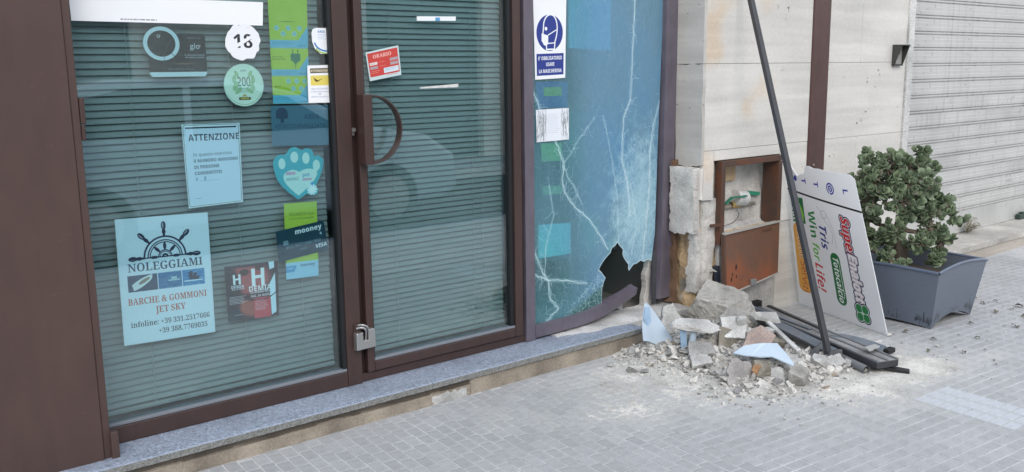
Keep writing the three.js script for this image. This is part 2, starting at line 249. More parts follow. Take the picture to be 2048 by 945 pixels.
{
  const th = 0.07, ca = Math.cos(th), sa = Math.sin(th), r = rngOf(11), blocks = [];
  const put = (a, b, la, lb) => {
    const x = a * ca - b * sa, z = a * sa + b * ca; if (z < 0.155 || x < 0.9 || x > 6.6 || z > 3.3 || (x > 5.45 && z < 0.33)) return;
    const p = V(x, 0, z).project(camera); if (Math.abs(p.x) > 1.08 || p.y < -1.1 || p.y > 1) return;
    blocks.push({ x, z, turn: lb > la, d: Math.hypot(x, 1.317, z - 3.1), y: (r() - 0.5) * 0.0008, tone: r(), seen: Math.abs(p.x) < 0.99 && p.y > -0.98 });
  };
  for (let i = 0; i < 140; i++) for (let j = 0; j < 60; j++) {
    const a = 0.6 + i * 0.05, b = -0.2 + j * 0.0835 + (Math.floor(i / 5) % 2 ? 0.0417 : 0) + (i % 2) * 0.02; if (a < 2.52) put(a, b, 0.05, 0.0835);
    const a2 = 2.52 + 0.0417 + j * 0.0835 , b2 = -0.6 + i * 0.05; if (b2 < 3.2) put(a2, b2, 0.0835, 0.05);
  }
  blocks.sort((p, q) => p.d - q.d);
  const geo = (() => { const g = new RoundedBoxGeometry(0.0775, 0.012, 0.0435, 1, 0.0014); g.translate(0, -0.006, 0); return fin(g); })();
  const tones = [];
  const pt = [0, 1, 2].map((i) => rep(T.pave, 2.3 + i * 0.45)), pb = rep(T.coarse, 6); for (let i = 0; i < 6; i++) for (let k = 0; k < 6; k++) { const b = 0.6 + 0.028 * (i - 2.5), m = 0.13 * k; tones.push(mat([lerp(b, 0.8, m), lerp(b * 0.995, 0.785, m), lerp(b * 0.99, 0.75, m)], 0.8, { map: pt[i % 3], bumpMap: pb, bumpScale: 0.0012 })); }
  const shownTile = (b) => b.x > 3.45 && b.x < 3.69 && b.z > 1.385; tones.push(mat([0.76, 0.79, 0.82], 0.75, { map: pt[0], bumpMap: pb, bumpScale: 0.0008 }));
  const rest = []; let n = 0;
  for (const b of blocks) {
    const dk = Math.min(1, dustAt(b.x, b.z) * 1.3), zone = 0.5 + 0.9 * fbm(b.x * 2.2, 7.7, b.z * 2.2, 3);
    let k = Math.floor(Math.max(0, Math.min(5.99, 6 * (0.55 * zone + 0.45 * b.tone)))); k = Math.min(5, Math.floor(k));
    b.k = k * 6 + Math.min(5, Math.floor(dk * 5 + 0.9 * b.tone)); if (shownTile(b)) b.k = 36;
    if (b.seen && n < 300) { const o = mesh('paver', geo, tones[b.k], pavement); o.position.set(b.x, b.y, b.z); o.rotation.y = (b.turn ? Math.PI / 2 : 0) - th; n++; } else rest.push(b);
  }
  const im = new THREE.InstancedMesh(geo, mat([1, 1, 1], 0.8, { map: rep(T.pave, 3), bumpMap: rep(T.coarse, 6), bumpScale: 0.0012 }), rest.length), m4 = new THREE.Matrix4();
  rest.forEach((b, i) => { m4.makeRotationY((b.turn ? Math.PI / 2 : 0) - th); m4.setPosition(b.x, b.y, b.z); im.setMatrixAt(i, m4); im.setColorAt(i, tones[b.k].color); });
  im.name = 'farther_pavers'; im.userData = { kind: 'stuff' }; im.receiveShadow = true; pavement.add(im);
  // fine debris dust, a thin relief that buries the joints and then the blocks
  const g = grid(780, 420, (u, v) => { const x = 1.7 + u * 3.1, z = 0.172 + v * 1.55, d = dustAt(x, z), q = Math.min(u, 1 - u, v, 1 - v); return V(x, Math.min(-0.0052 + 0.0078 * sm(0, 1.5, d) + 0.004 * Math.max(0, d - 1) + 0.0052 * fbm(x * 40, 9, z * 40, 4) + 0.0034 * n3(x * 150, 4, z * 150), -0.0075 + (q + 0.002) * 0.6 + (v < 0.02 ? 0.02 : 0)), z); }, (p) => [p.x, p.z]);
  g.index.array.reverse(); g.computeVertexNormals();
  const o = mesh('dust', g, M.dust); o.userData = { kind: 'stuff', label: 'pale plaster dust spread over the pavement round the rubble' };
}

// ---------------------------------------------------------------- granite step
{
  const t = thing('granite_step', 'blue grey speckled granite step running below the shop front', 'step');
  mesh('tread', [bx(-0.6, 1.93, 0.069, 0.097, -0.06, 0.176, 0.004)], M.granite, t);
  mesh('tread', [bx(1.9315, 3.14, 0.0692, 0.0968, -0.06, 0.1755, 0.004)], M.granite, t);
  mesh('tread_edge', [bx(-0.6, 3.13, 0.0705, 0.0925, 0.1745, 0.1775, 0.001)], M.graniteEdge, t);
  mesh('riser_stone', surf(60, 6, (u, v) => V(lerp(-0.6, 2.12, u), lerp(-0.02, 0.044, v), 0.168 + 0.006 * fbm(u * 30, v * 4, 1, 3) - 0.004 * v), 0.05), M.riser, t);
  mesh('riser_stone', bx(-0.6, 2.12, 0.0, 0.069, 0.1, 0.152), mat([0.2, 0.17, 0.14], 0.9, { map: rep(T.grain, 2) }), t);
  mesh('riser_stone', surf(40, 6, (u, v) => V(lerp(2.122, 3.3, u), lerp(-0.02, 0.0685, v), 0.166 + 0.004 * fbm(u * 14, v * 3, 7, 3)), 0.06), M.riser, t);
  mesh('mortar_patch', surf(14, 6, (u, v) => V(lerp(1.93, 2.1, u), lerp(0.0, 0.035, v) + 0.006 * n3(u * 6, v * 3, 2), 0.174 + 0.006 * fbm(u * 7, v * 4, 3, 3) - 0.014 * Math.abs(u - 0.5)), 0.012), M.plaster, t);
  mesh('mortar_bed', surf(60, 8, (u, v) => { const x = lerp(2.72, 3.56, u); return V(x, 0.1 + 0.012 * u + 0.012 * fbm(x * 9, v * 3, 4, 4) - 0.008 * (v < 0.1 ? 1 : 0), lerp(0.12 + 0.05 * fbm(x * 6, 2, 5, 3) - (1 - u) * 0.07, -0.1, v)); }, 0.03), M.plaster, t);
}

// ---------------------------------------------------------------- brown steel panel at left
{
  const t = thing('steel_panel', 'brown painted steel panel filling the left edge beside the posters', 'metal panel');
  mesh('panel_sheet', bx(-0.4, 0.712, 0.0, 2.3, 0.07, 0.102, 0.004), M.panel, t);
  mesh('edge_flange', bx(0.7125, 0.736, 0.02, 2.3, 0.07, 0.096, 0.003), M.panel, t);
  mesh('hinge', [bx(0.7365, 0.752, 1.17, 1.25, 0.075, 0.1, 0.004), bx(0.7365, 0.748, 1.12, 1.168, 0.075, 0.1, 0.004)], M.brown, t);
  mesh('foot_bracket', bx(0.733, 0.757, 0.02, 0.185, 0.088, 0.112, 0.003), M.panel, t);
}

// ---------------------------------------------------------------- shop front frames
const Y1 = 2.3;
{
  const t = thing('shop_window', 'large left shop window in a brown frame, covered in posters', 'window');
  mesh('stile', bx(0.6, 0.735, 0.097, Y1, -0.07, 0, 0.003), M.brown, t);
  mesh('stile', bx(1.652, 1.716, 0.097, Y1, -0.07, 0, 0.004), M.brown, t);
  mesh('bottom_rail', bx(0.7355, 1.6515, 0.0975, 0.158, -0.07, -0.001, 0.004), M.brown, t);
  mesh('bottom_bead', bx(0.736, 1.651, 0.1585, 0.17, -0.05, -0.004, 0.003), M.bead, t);
  mesh('gasket', [bx(1.636, 1.6515, 0.171, Y1, -0.05, -0.006), bx(0.7355, 0.745, 0.171, Y1, -0.05, -0.006)], M.gasket, t);
  mesh('pane', bx(0.745, 1.636, 0.171, Y1, -0.027, -0.021), M.glass, t);
}
{
  const t = thing('glass_door', 'brown framed glass shop door with a half round pull handle', 'door');
  mesh('jamb', [bx(1.7165, 1.741, 0.0975, Y1, -0.09, -0.028)], M.brownDark, t);
  mesh('jamb', [bx(2.5425, 2.562, 0.0975, Y1, -0.09, -0.026)], M.brownDark, t);
  mesh('threshold_strip', bx(1.7165, 2.562, 0.0972, 0.132, -0.08, -0.012, 0.003), M.brown, t);
  mesh('stile', bx(1.7415, 1.7735, 0.136, Y1, -0.065, 0.002, 0.004), M.brown, t);
  mesh('stile', bx(2.5, 2.542, 0.136, Y1, -0.065, 0.002, 0.004), M.brown, t);
  mesh('bottom_rail', bx(1.774, 2.4995, 0.1365, 0.176, -0.065, 0.0015, 0.004), M.brown, t);
  mesh('bottom_bead', bx(1.774, 2.499, 0.1765, 0.187, -0.05, -0.002, 0.003), M.bead, t);
  mesh('gasket', [bx(2.478, 2.4995, 0.1875, Y1, -0.05, -0.008), bx(1.774, 1.78, 0.1875, Y1, -0.05, -0.008)], M.gasket, t);
  mesh('pane', bx(1.78, 2.478, 0.1875, Y1, -0.027, -0.021), M.glass, t);
  // pull handle: flat plate box and a bent flat bar
  const h = mesh('pull_handle', bx(1.738, 1.776, 0.968, 1.232, 0.0025, 0.055, 0.003), M.brown, t);
  const arc = []; for (let i = 0; i <= 40; i++) { const a = Math.PI / 2 - (i / 40) * Math.PI; arc.push([1.776 + 0.131 * Math.cos(a), 1.1 + 0.13 * Math.sin(a)]); }
  for (let i = 40; i >= 0; i--) { const a = Math.PI / 2 - (i / 40) * Math.PI; arc.push([1.776 + 0.125 * Math.cos(a), 1.1 + 0.124 * Math.sin(a)]); }
  mesh('grip_bar', plate(arc, 0.016, 0.052, 0.001), M.brown, h);
  const lk = new THREE.CylinderGeometry(0.0085, 0.0085, 0.03, 16); lk.rotateX(Math.PI / 2); lk.translate(1.722, 1.1, -0.012);
  mesh('lock_cylinder', [fin(lk), bx(1.7135, 1.7305, 1.077, 1.1, -0.026, -0.006, 0.004)], M.lockSteel, t);
}
// window blinds
function blind(label, x0, x1, yTop, yBot, z, cords, seed) {
  const t = thing('window_blind', label, 'blind'), r = rngOf(seed), L = x1 - x0, pts = [];
  for (let i = 0; i <= 5; i++) { const a = (i / 5 - 0.5); pts.push([a * 0.0255, 0.0022 * (1 - 4 * a * a)]); }
  const gs = [0, 1, 2].map((k) => { const g = grid(24, 5, (u, v) => { const p = pts[Math.round(v * 5)]; return V(u * L, p[0] + 0.0006 * n3(u * 7, k * 3, 1), p[1] + 0.0007 * n3(u * 5, k, 4)); }, (p) => [p.x, p.y]); return g; });
  const m = M.slat.clone(); m.side = THREE.DoubleSide;
  const n = Math.floor((yTop - yBot - 0.03) / 0.0222);
  for (let i = 0; i < n; i++) { const o = mesh('slat', gs[i % 3], m, t); o.position.set(x0 + (r() - 0.5) * 0.003, yBot + 0.034 + i * 0.0222 + (r() - 0.5) * 0.0016, z); o.rotation.set(-0.46 + (r() - 0.5) * 0.16 + (r() < 0.05 ? 0.25 * (r() - 0.5) : 0), 0, (r() - 0.5) * 0.0012); }
  mesh('bottom_bar', bx(x0, x1, yBot, yBot + 0.016, z - 0.013, z + 0.013, 0.004), m, t);
  cords.forEach((cx, i) => mesh('ladder_cord', tube([V(cx, yBot, z + 0.014), V(cx + 0.003 * Math.sin(i * 3), lerp(yBot, yTop, 0.5), z + 0.0155), V(cx - 0.002, yTop, z + 0.014)], 0.0011, 20, 5), M.cord, t));
}
blind('grey venetian blind hanging behind the left window with posters', 0.746, 1.622, 2.25, 0.183, -0.06, [0.93, 1.27, 1.5], 3);
blind('grey venetian blind hanging behind the glass door', 1.785, 2.472, 2.25, 0.198, -0.06, [1.92, 2.31, 2.36], 4);

// ---------------------------------------------------------------- shattered window
const crk = { A: [[3.264, 1.9], [3.264, 1.542], [3.256, 1.414], [3.243, 1.167], [3.22, 1.125], [3.196, 1.073], [3.189, 0.882], [3.228, 0.769], [3.25, 0.6]], B: [[3.479, 1.233], [3.414, 1.064], [3.398, 0.991], [3.385, 0.893], [3.385, 0.731], [3.37, 0.6], [3.34, 0.37]], C: [[2.6, 1.26], [2.639, 1.207], [2.673, 1.14], [2.77, 0.979], [2.809, 0.897], [2.8, 0.818], [2.815, 0.759], [2.878, 0.683], [2.974, 0.613], [3.04, 0.533], [3.101, 0.451]], D: [[2.6, 0.56], [2.638, 0.49], [2.676, 0.403], [2.712, 0.357], [2.726, 0.265], [2.776, 0.213], [2.689, 0.156]], E: [[2.62, 0.4], [2.706, 0.363], [2.846, 0.334], [2.959, 0.304]], F: [[2.816, 0.897], [2.925, 1.016], [3.004, 1.093]], G: [[2.809, 0.88], [2.84, 0.82], [2.878, 0.776], [2.925, 0.689]], I: [[2.72, 0.8], [2.75, 0.66], [2.7, 0.52], [2.69, 0.36]], J: [[3.06, 1.1], [3.12, 0.9], [3.16, 0.7], [3.17, 0.48]], K: [[3.25, 0.75], [3.3, 0.55], [3.26, 0.4]] };
{
  const X0 = 2.6, X1 = 3.46, YA = 0.1, YB = 1.9, CW = 1024, CH = 2048, PX = (x) => ((x - X0) / (X1 - X0)) * CW, PY = (y) => ((YB - y) / (YB - YA)) * CH;
  const blotch = (x, y) => 1.5 * fbm(x * 3, y * 2.2, 4, 5);
  const hole = [[3.056, 0.179], [3.059, 0.259], [3.07, 0.29], [3.082, 0.315], [3.068, 0.33], [3.055, 0.346], [3.038, 0.361], [3.05, 0.38], [3.075, 0.405], [3.095, 0.42], [3.107, 0.428], [3.115, 0.432], [3.124, 0.456], [3.145, 0.463], [3.163, 0.478], [3.18, 0.458], [3.201, 0.438], [3.198, 0.415], [3.209, 0.394], [3.225, 0.374], [3.241, 0.357], [3.238, 0.342], [3.245, 0.325], [3.26, 0.338], [3.277, 0.352], [3.3, 0.354], [3.327, 0.365], [3.35, 0.356], [3.382, 0.363]];
  const draw = (g, colour) => {
    const im = g.createImageData(CW / 4, CH / 4);
    for (let j = 0; j < CH / 4; j++) for (let i = 0; i < CW / 4; i++) {
      const x = X0 + (i / 256) * 0.86, y = YB - (j / 512) * 1.8, b = blotch(x, y), ct = sm(0.0, 0.5, 3.0 - x + (0.7 - y) * 0.35 + b * 0.5), o = (j * 256 + i) * 4;
      const lf = sm(3.05, 2.74, x + 0.12 * b); const spray = sm(-0.15, 0.95, 1 - Math.hypot((x - 3.33) / 0.26, (y - 0.62) / 0.46) + fbm(x * 20, y * 20, 2, 3) * 0.8);
      const cr = sm(-0.02, 0.03, 0.46 * (x - 2.79) + 0.14 - (y - 0.02)) * sm(2.8, 2.86, x) * sm(0.4, 0.36, y) * (x < 3.075 ? 1 : 0);
      if (colour) { let c = [lerp(140, 112, ct) + 30 * b, lerp(194, 204, ct) + 26 * b, lerp(228, 216, ct) + 16 * b]; c = c.map((q, k) => lerp(q, [150, 212, 226][k], lf * 0.8)); c = c.map((q, k) => lerp(q, [176, 218, 230][k], spray * 0.7)); c = c.map((q, k) => lerp(q, [84, 136, 138][k], cr)); im.data.set([...c, 255], o); } else { const q = 255 * lerp(lerp(0.5 + 0.26 * lf + 0.16 * b, 0.22, spray), 0.5, cr); im.data.set([q, q, q, 255], o); }
    }
    const c2 = document.createElement('canvas'); c2.width = 256; c2.height = 512; c2.getContext('2d').putImageData(im, 0, 0); g.drawImage(c2, 0, 0, CW, CH);
    const r = rngOf(77), white = colour ? (a) => `rgba(222,240,244,${a})` : (a) => `rgba(10,10,10,${a})`;
    const line = (pts, w, a, wob = 6) => { g.lineWidth = w; g.strokeStyle = white(a); g.lineJoin = 'round'; g.beginPath(); pts.forEach(([x, y], i) => { if (!i) return g.moveTo(PX(x), PY(y)); const [px, py] = pts[i - 1]; for (let k = 1; k <= 6; k++) g.lineTo(PX(lerp(px, x, k / 6)) + (k < 6 ? (r() - 0.5) * wob : 0), PY(lerp(py, y, k / 6)) + (k < 6 ? (r() - 0.5) * wob : 0)); }); g.stroke(); };
    for (const [k, p] of Object.entries(crk)) { const mjr = 'ABCDE'.includes(k), s = mjr ? 1 : 0.55; line(p, 30 * s, 0.07); line(p, 9 * s, 0.16, 14); line(p, 2.6 * s, 0.75, 14); if (mjr) for (let q = 0; q < 3; q++) line(p.map(([x, y]) => [x + (r() - 0.5) * 0.014, y + (r() - 0.5) * 0.01]), 2, 0.4, 18); }
    for (const p of Object.values(crk)) for (const [x, y] of p) for (let q = 0; q < 2; q++) { const a = r() * 7, l = 0.01 + 0.1 * r() * r() * r(); line([[x, y], [x + l * Math.cos(a), y + l * Math.sin(a)]], 1 + r(), 0.3, 4); }
    for (let i = 0; i < 2600; i++) { const a = r() * 6.283, d = Math.sqrt(r()), x = 3.31 + 0.19 * d * Math.cos(a) + 0.02 * (r() - 0.5), y = 0.62 + 0.36 * d * Math.sin(a), l = 0.008 + 0.03 * r(), b = 1.57 + (r() - 0.5) * 2.2; line([[x, y], [x + l * Math.cos(b), y + l * Math.sin(b)]], 1.3 + r(), 0.14 + 0.26 * r(), 3); }
    for (let i = 0; i < 900; i++) { const x = lerp(2.81, 3.07, r()), y = lerp(0.15, 0.35, r()); if (y > 0.17 + 0.8 * (x - 2.81)) continue; const b = r() * 6.3, l = 0.006 + 0.014 * r(); line([[x, y], [x + l * Math.cos(b), y + l * Math.sin(b)]], 1.6, 0.42, 3); }
    line([[3.04, 0.176], ...hole, [3.408, 0.352]], 16, 0.25, 8); line([[3.04, 0.176], ...hole, [3.408, 0.352]], 5, 0.7, 5);
    for (const p of Object.values(crk)) for (let i = 1; i < p.length; i++) for (let q = 0; q < 5; q++) { const t0 = r(), x = lerp(p[i - 1][0], p[i][0], t0), y = lerp(p[i - 1][1], p[i][1], t0); let hx = x, hy = y, an = r() * 6.28; const br = [[x, y]]; for (let s = 0; s < 4; s++) { an += (r() - 0.5) * 1.1; hx += 0.024 * r() * Math.cos(an); hy += 0.03 * r() * Math.sin(an); br.push([hx, hy]); } line(br, 1 + r(), 0.3 + 0.25 * r(), 4); }
    for (let i = 0; i < 900; i++) { let hx = lerp(2.63, 3.44, r()), hy = lerp(0.17, 1.5, r() * r()), an = r() * 6.28; const br = [[hx, hy]]; for (let s = 0; s < 5; s++) { an += (r() - 0.5) * 0.9; hx += 0.022 * Math.cos(an) * r(); hy += 0.028 * Math.sin(an) * r(); br.push([hx, hy]); } line(br, 1, 0.1 + 0.18 * r(), 4); }
    for (let i = 0; i < 520; i++) { const x = lerp(2.62, 3.45, r()), y = lerp(0.15, 1.85, r()), b = 1.2 + (r() - 0.5) * 1.4, l = 0.01 + 0.1 * r() * r() * r(); line([[x, y], [x + l * Math.cos(b), y + l * Math.sin(b)]], 1.2, 0.25, 2); }
  };
  const ct = canvasTex(CW, CH, (g) => draw(g, true)), tt = canvasTex(CW, CH, (g) => draw(g, false)); tt.colorSpace = THREE.NoColorSpace;
  const m = phys([1, 1, 1], 0.16, { map: ct, transmission: 1, transmissionMap: tt, thickness: 0, ior: 1.5, bumpMap: rep(T.coarse, 1.2), bumpScale: 0.004 });
  const t = thing('broken_window', 'shattered blue shop window panel with a jagged hole by the pier', 'window');
  const out = [[2.6155, Y1], [2.616, 0.165], [2.81, 0.158], [3.04, 0.176], ...hole, [3.408, 0.352], [3.43, 0.5], [3.44, 0.9], [3.462, 1.5], [3.462, Y1]];
  mesh('shattered_pane', unitUV(fin(new THREE.ShapeGeometry(shapeOf(out)).translate(0, 0, -0.023)), X0, X1, YA, YB), m, t);
  mesh('stile', bx(2.5625, 2.616, 0.0975, Y1, -0.06, 0.001, 0.004), M.purple, t);
  mesh('stile', surf(4, 30, (u, v) => V(lerp(3.4625, 3.551, u) - 0.016 * Math.pow(1 - v, 3), lerp(0.15, Y1, v), 0.002 - 0.006 * sm(0.3, 0.6, u) + 0.012 * Math.pow(1 - v, 8) * n3(u * 3, v * 9, 1)), 0.055), M.purple, t);
  mesh('bent_rail', surf(40, 6, (u, v) => { const x = lerp(2.6165, 3.285, u), k = Math.max(0, u - 0.35); return V(x, 0.108 + 0.03 * u * u + 0.12 * k * k * 1.2 + v * lerp(0.057, 0.036, sm(0.6, 1, u)), 0.002 + 0.02 * k * Math.sin(u * 5) + 0.016 * v * k); }, 0.05), M.purple, t);
  mesh('split_jamb', plate(jag([[3.4, 0.11], [3.5, 0.11], [3.5, 0.39], [3.43, 0.385], [3.436, 0.33], [3.412, 0.27], [3.418, 0.2]], 0.008, 33, 5), -0.1, -0.065, 0.002), M.oldPlaster, t);
  mesh('split_jamb', [bar(V(3.436, 0.13, -0.03), V(3.444, 0.4, -0.04), 0.02, 0.026), bar(V(3.468, 0.125, -0.03), V(3.466, 0.42, -0.04), 0.01, 0.03)], M.steelDark, t);
  mesh('wood_strip', surf(3, 30, (u, v) => V(lerp(3.527, 3.556, u), lerp(0.125, 0.86, v), 0.018 + 0.006 * fbm(u * 2, v * 12, 3, 3)), 0.05), mat([0.2, 0.12, 0.075], 0.9, { map: rep(T.grain, 3) }), t);
  // what shows inside the hole
  tag(mesh('counter_front', bx(2.3, 3.52, 0.345, 1.1, -0.42, -0.38, 0.003), mat([0.2, 0.22, 0.21], 0.6)), 'dark grey counter front seen through the hole in the glass', 'counter');
}

// ---------------------------------------------------------------- masonry pier with marble cladding
const CY = [0.062, 0.485, 0.909, 1.333, 1.757, 2.18, 2.6, 3.02, 3.4];
{
  const t = thing('masonry_pier', 'battered pier of pale marble slabs with exposed masonry at its base', 'pier'), J = 0.0007;
  // rough core, seen where the cladding is gone
  const n = (x, y, z) => 0.03 * fbm(x * 7, y * 7, z * 7, 5) + 0.012 * fbm(x * 30, y * 30, z * 30, 3);
  const front = (x0, x1, y0, y1, nu, nv) => grid(nu, nv, (u, v) => { const x = lerp(x0, x1, u), y = lerp(y0, y1, v); return V(x, y, 0.128 + n(x, y, 1)); }, (p) => [p.x, p.y]);
  mesh('rough_core', [front(3.575, 3.7, -0.02, 1.0, 20, 130), front(3.7, 4.2, -0.02, 0.485, 70, 70)], M.sand, t);
  mesh('rough_core', grid(30, 130, (u, v) => { const z = lerp(-0.08, 0.135, u), y = lerp(-0.02, 0.95, v); return V(3.585 + 0.8 * n(2, y, z) , y, z); }, (p) => [p.z, p.y]), M.sand, t);
  mesh('pier_body', [bx(3.59, 4.45, 0.86, 3.4, -0.25, 0.12), bx(4.215, 4.45, -0.05, 0.86, -0.25, 0.12), bx(3.59, 4.215, -0.05, 0.47, -0.25, 0.1), bx(3.59, 4.215, 0.47, 0.86, -0.25, -0.03)], M.plasterGrey, t);
  // cladding
  for (let i = 2; i < CY.length - 1; i++) {
    const y0 = CY[i] + (i === 2 ? 0.0 : J), y1 = CY[i + 1] - J;
    mesh('marble_slab', bx(3.5705, 4.447, y0, y1, 0.135, 0.165, 0.002), i === 2 || i === 3 ? M.marble : M.marbleOld, t);
    mesh('return_slab', i === 2 ? plate(jag([[-0.005, 0.835], [0.08, 0.828], [0.163, 0.842], [0.163, CY[3] - J], [-0.005, CY[3] - J]], 0.008, 5, 5), -0.01, 0.0095, 0.001).rotateY(-Math.PI / 2).translate(3.5605, 0, 0) : bx(3.551, 3.5705, y0, y1, -0.005, 0.1645, 0.002), M.marbleOld, t);
  }
  mesh('marble_slab', plate(jag([[3.571, 0.664], [3.648, 0.661], [3.648, 0.9075], [3.5705, 0.9075]], 0.004, 8, 6), 0.135, 0.1645, 0.001), M.marble, t);
  mesh('return_slab', plate(jag([[0.135, 0.672], [0.1635, 0.668], [0.1635, 0.825], [0.135, 0.822]], 0.003, 9, 4), -0.009, 0.009, 0.001).rotateY(-Math.PI / 2).translate(3.5605, 0, 0), M.marble, t);
  mesh('marble_slab', bx(3.65, 4.2, 0.856, 0.9075, 0.135, 0.164, 0.002), M.marble, t);
  mesh('marble_slab', bx(4.2005, 4.447, 0.4865, 0.9075, 0.135, 0.1645, 0.002), M.marble, t);
  mesh('marble_slab', bx(4.2, 4.447, -0.01, 0.4835, 0.132, 0.162, 0.003), M.marbleOld, t);
  mesh('plaster_patch', surf(40, 16, (u, v) => { const x = lerp(3.69, 4.215, u), y = lerp(-0.02, 0.2, v); return V(x, y, 0.158 + 0.012 * fbm(x * 8, y * 8, 3, 4)); }, 0.05), M.plasterGrey, t);
  // loose masonry on the return side
  const st = (seed, sx, sy, sz, m, x, y, z, d = 4) => { const o = mesh('stone', rock(seed, sx, sy, sz, d, 0.07), m, t); o.position.set(x, y, z); return o; };
  mesh('plaster_block', surf(24, 44, (u, v) => { const z = lerp(0.006, 0.152, u), y = lerp(0.5, 0.829, v); return V(3.553 + 0.01 * fbm(2, y * 9, z * 9 + 4, 5) + 0.012 * (1 - v) * u, y + 0.016 * (1 - v) * n3(z * 28, 2, 3) , z); }, -0.05), M.oldPlaster, t);
  st(31, 0.07, 0.17, 0.1, M.ochre, 3.602, 0.42, 0.05, 5); st(32, 0.06, 0.12, 0.1, M.ochre, 3.6, 0.3, 0.045, 5); st(33, 0.07, 0.1, 0.1, M.brownStone, 3.602, 0.215, 0.05, 5); st(35, 0.1, 0.16, 0.14, M.sand, 3.6, 0.12, 0.09, 5); st(38, 0.1, 0.12, 0.06, M.sand, 3.64, 0.2, 0.12, 5);
  mesh('plaster_patch', surf(26, 70, (u, v) => { const y = lerp(0.2, 0.665, v), w = 1 + 0.25 * fbm(3, y * 9, 2, 4), x = lerp(3.588, 3.588 + 0.115 * w * (0.75 + 0.25 * v), u); return V(x, y + 0.05 * n3(u * 3, 1, 5) * (v < 0.2 ? 1 : 0), 0.15 + 0.014 * fbm(x * 11, y * 11, 3, 5) - 0.02 * Math.pow(1 - u, 6)); }, 0.04), M.oldPlaster, t);
  mesh('plaster_patch', surf(16, 50, (u, v) => { const y = lerp(0.19, 0.5, v), w = 0.06 * (1 + 0.8 * fbm(9, y * 12, 2, 4)), z = lerp(0.152 - w, 0.15, u); return V(3.578 + 0.012 * fbm(2, y * 12, z * 12, 5), y, z); }, -0.03), M.oldPlaster, t);
  mesh('plaster_edge', plate(jag([[3.74, 0.14], [3.79, 0.14], [3.785, 0.48], [3.715, 0.47], [3.72, 0.3]], 0.006, 14, 5), 0.13, 0.158, 0.002), M.plaster, t);
  const pipe = mesh('conduit', [bar(V(3.722, 0.16, 0.145), V(3.712, 0.31, 0.14), 0.038, 0.03)], mat([0.05, 0.06, 0.09], 0.5), t);
  mesh('conduit', tube([V(3.745, 0.52, 0.115), V(3.748, 0.57, 0.12), V(3.75, 0.63, 0.11)], 0.018, 10, 10), mat([0.035, 0.1, 0.42], 0.5), t);
}
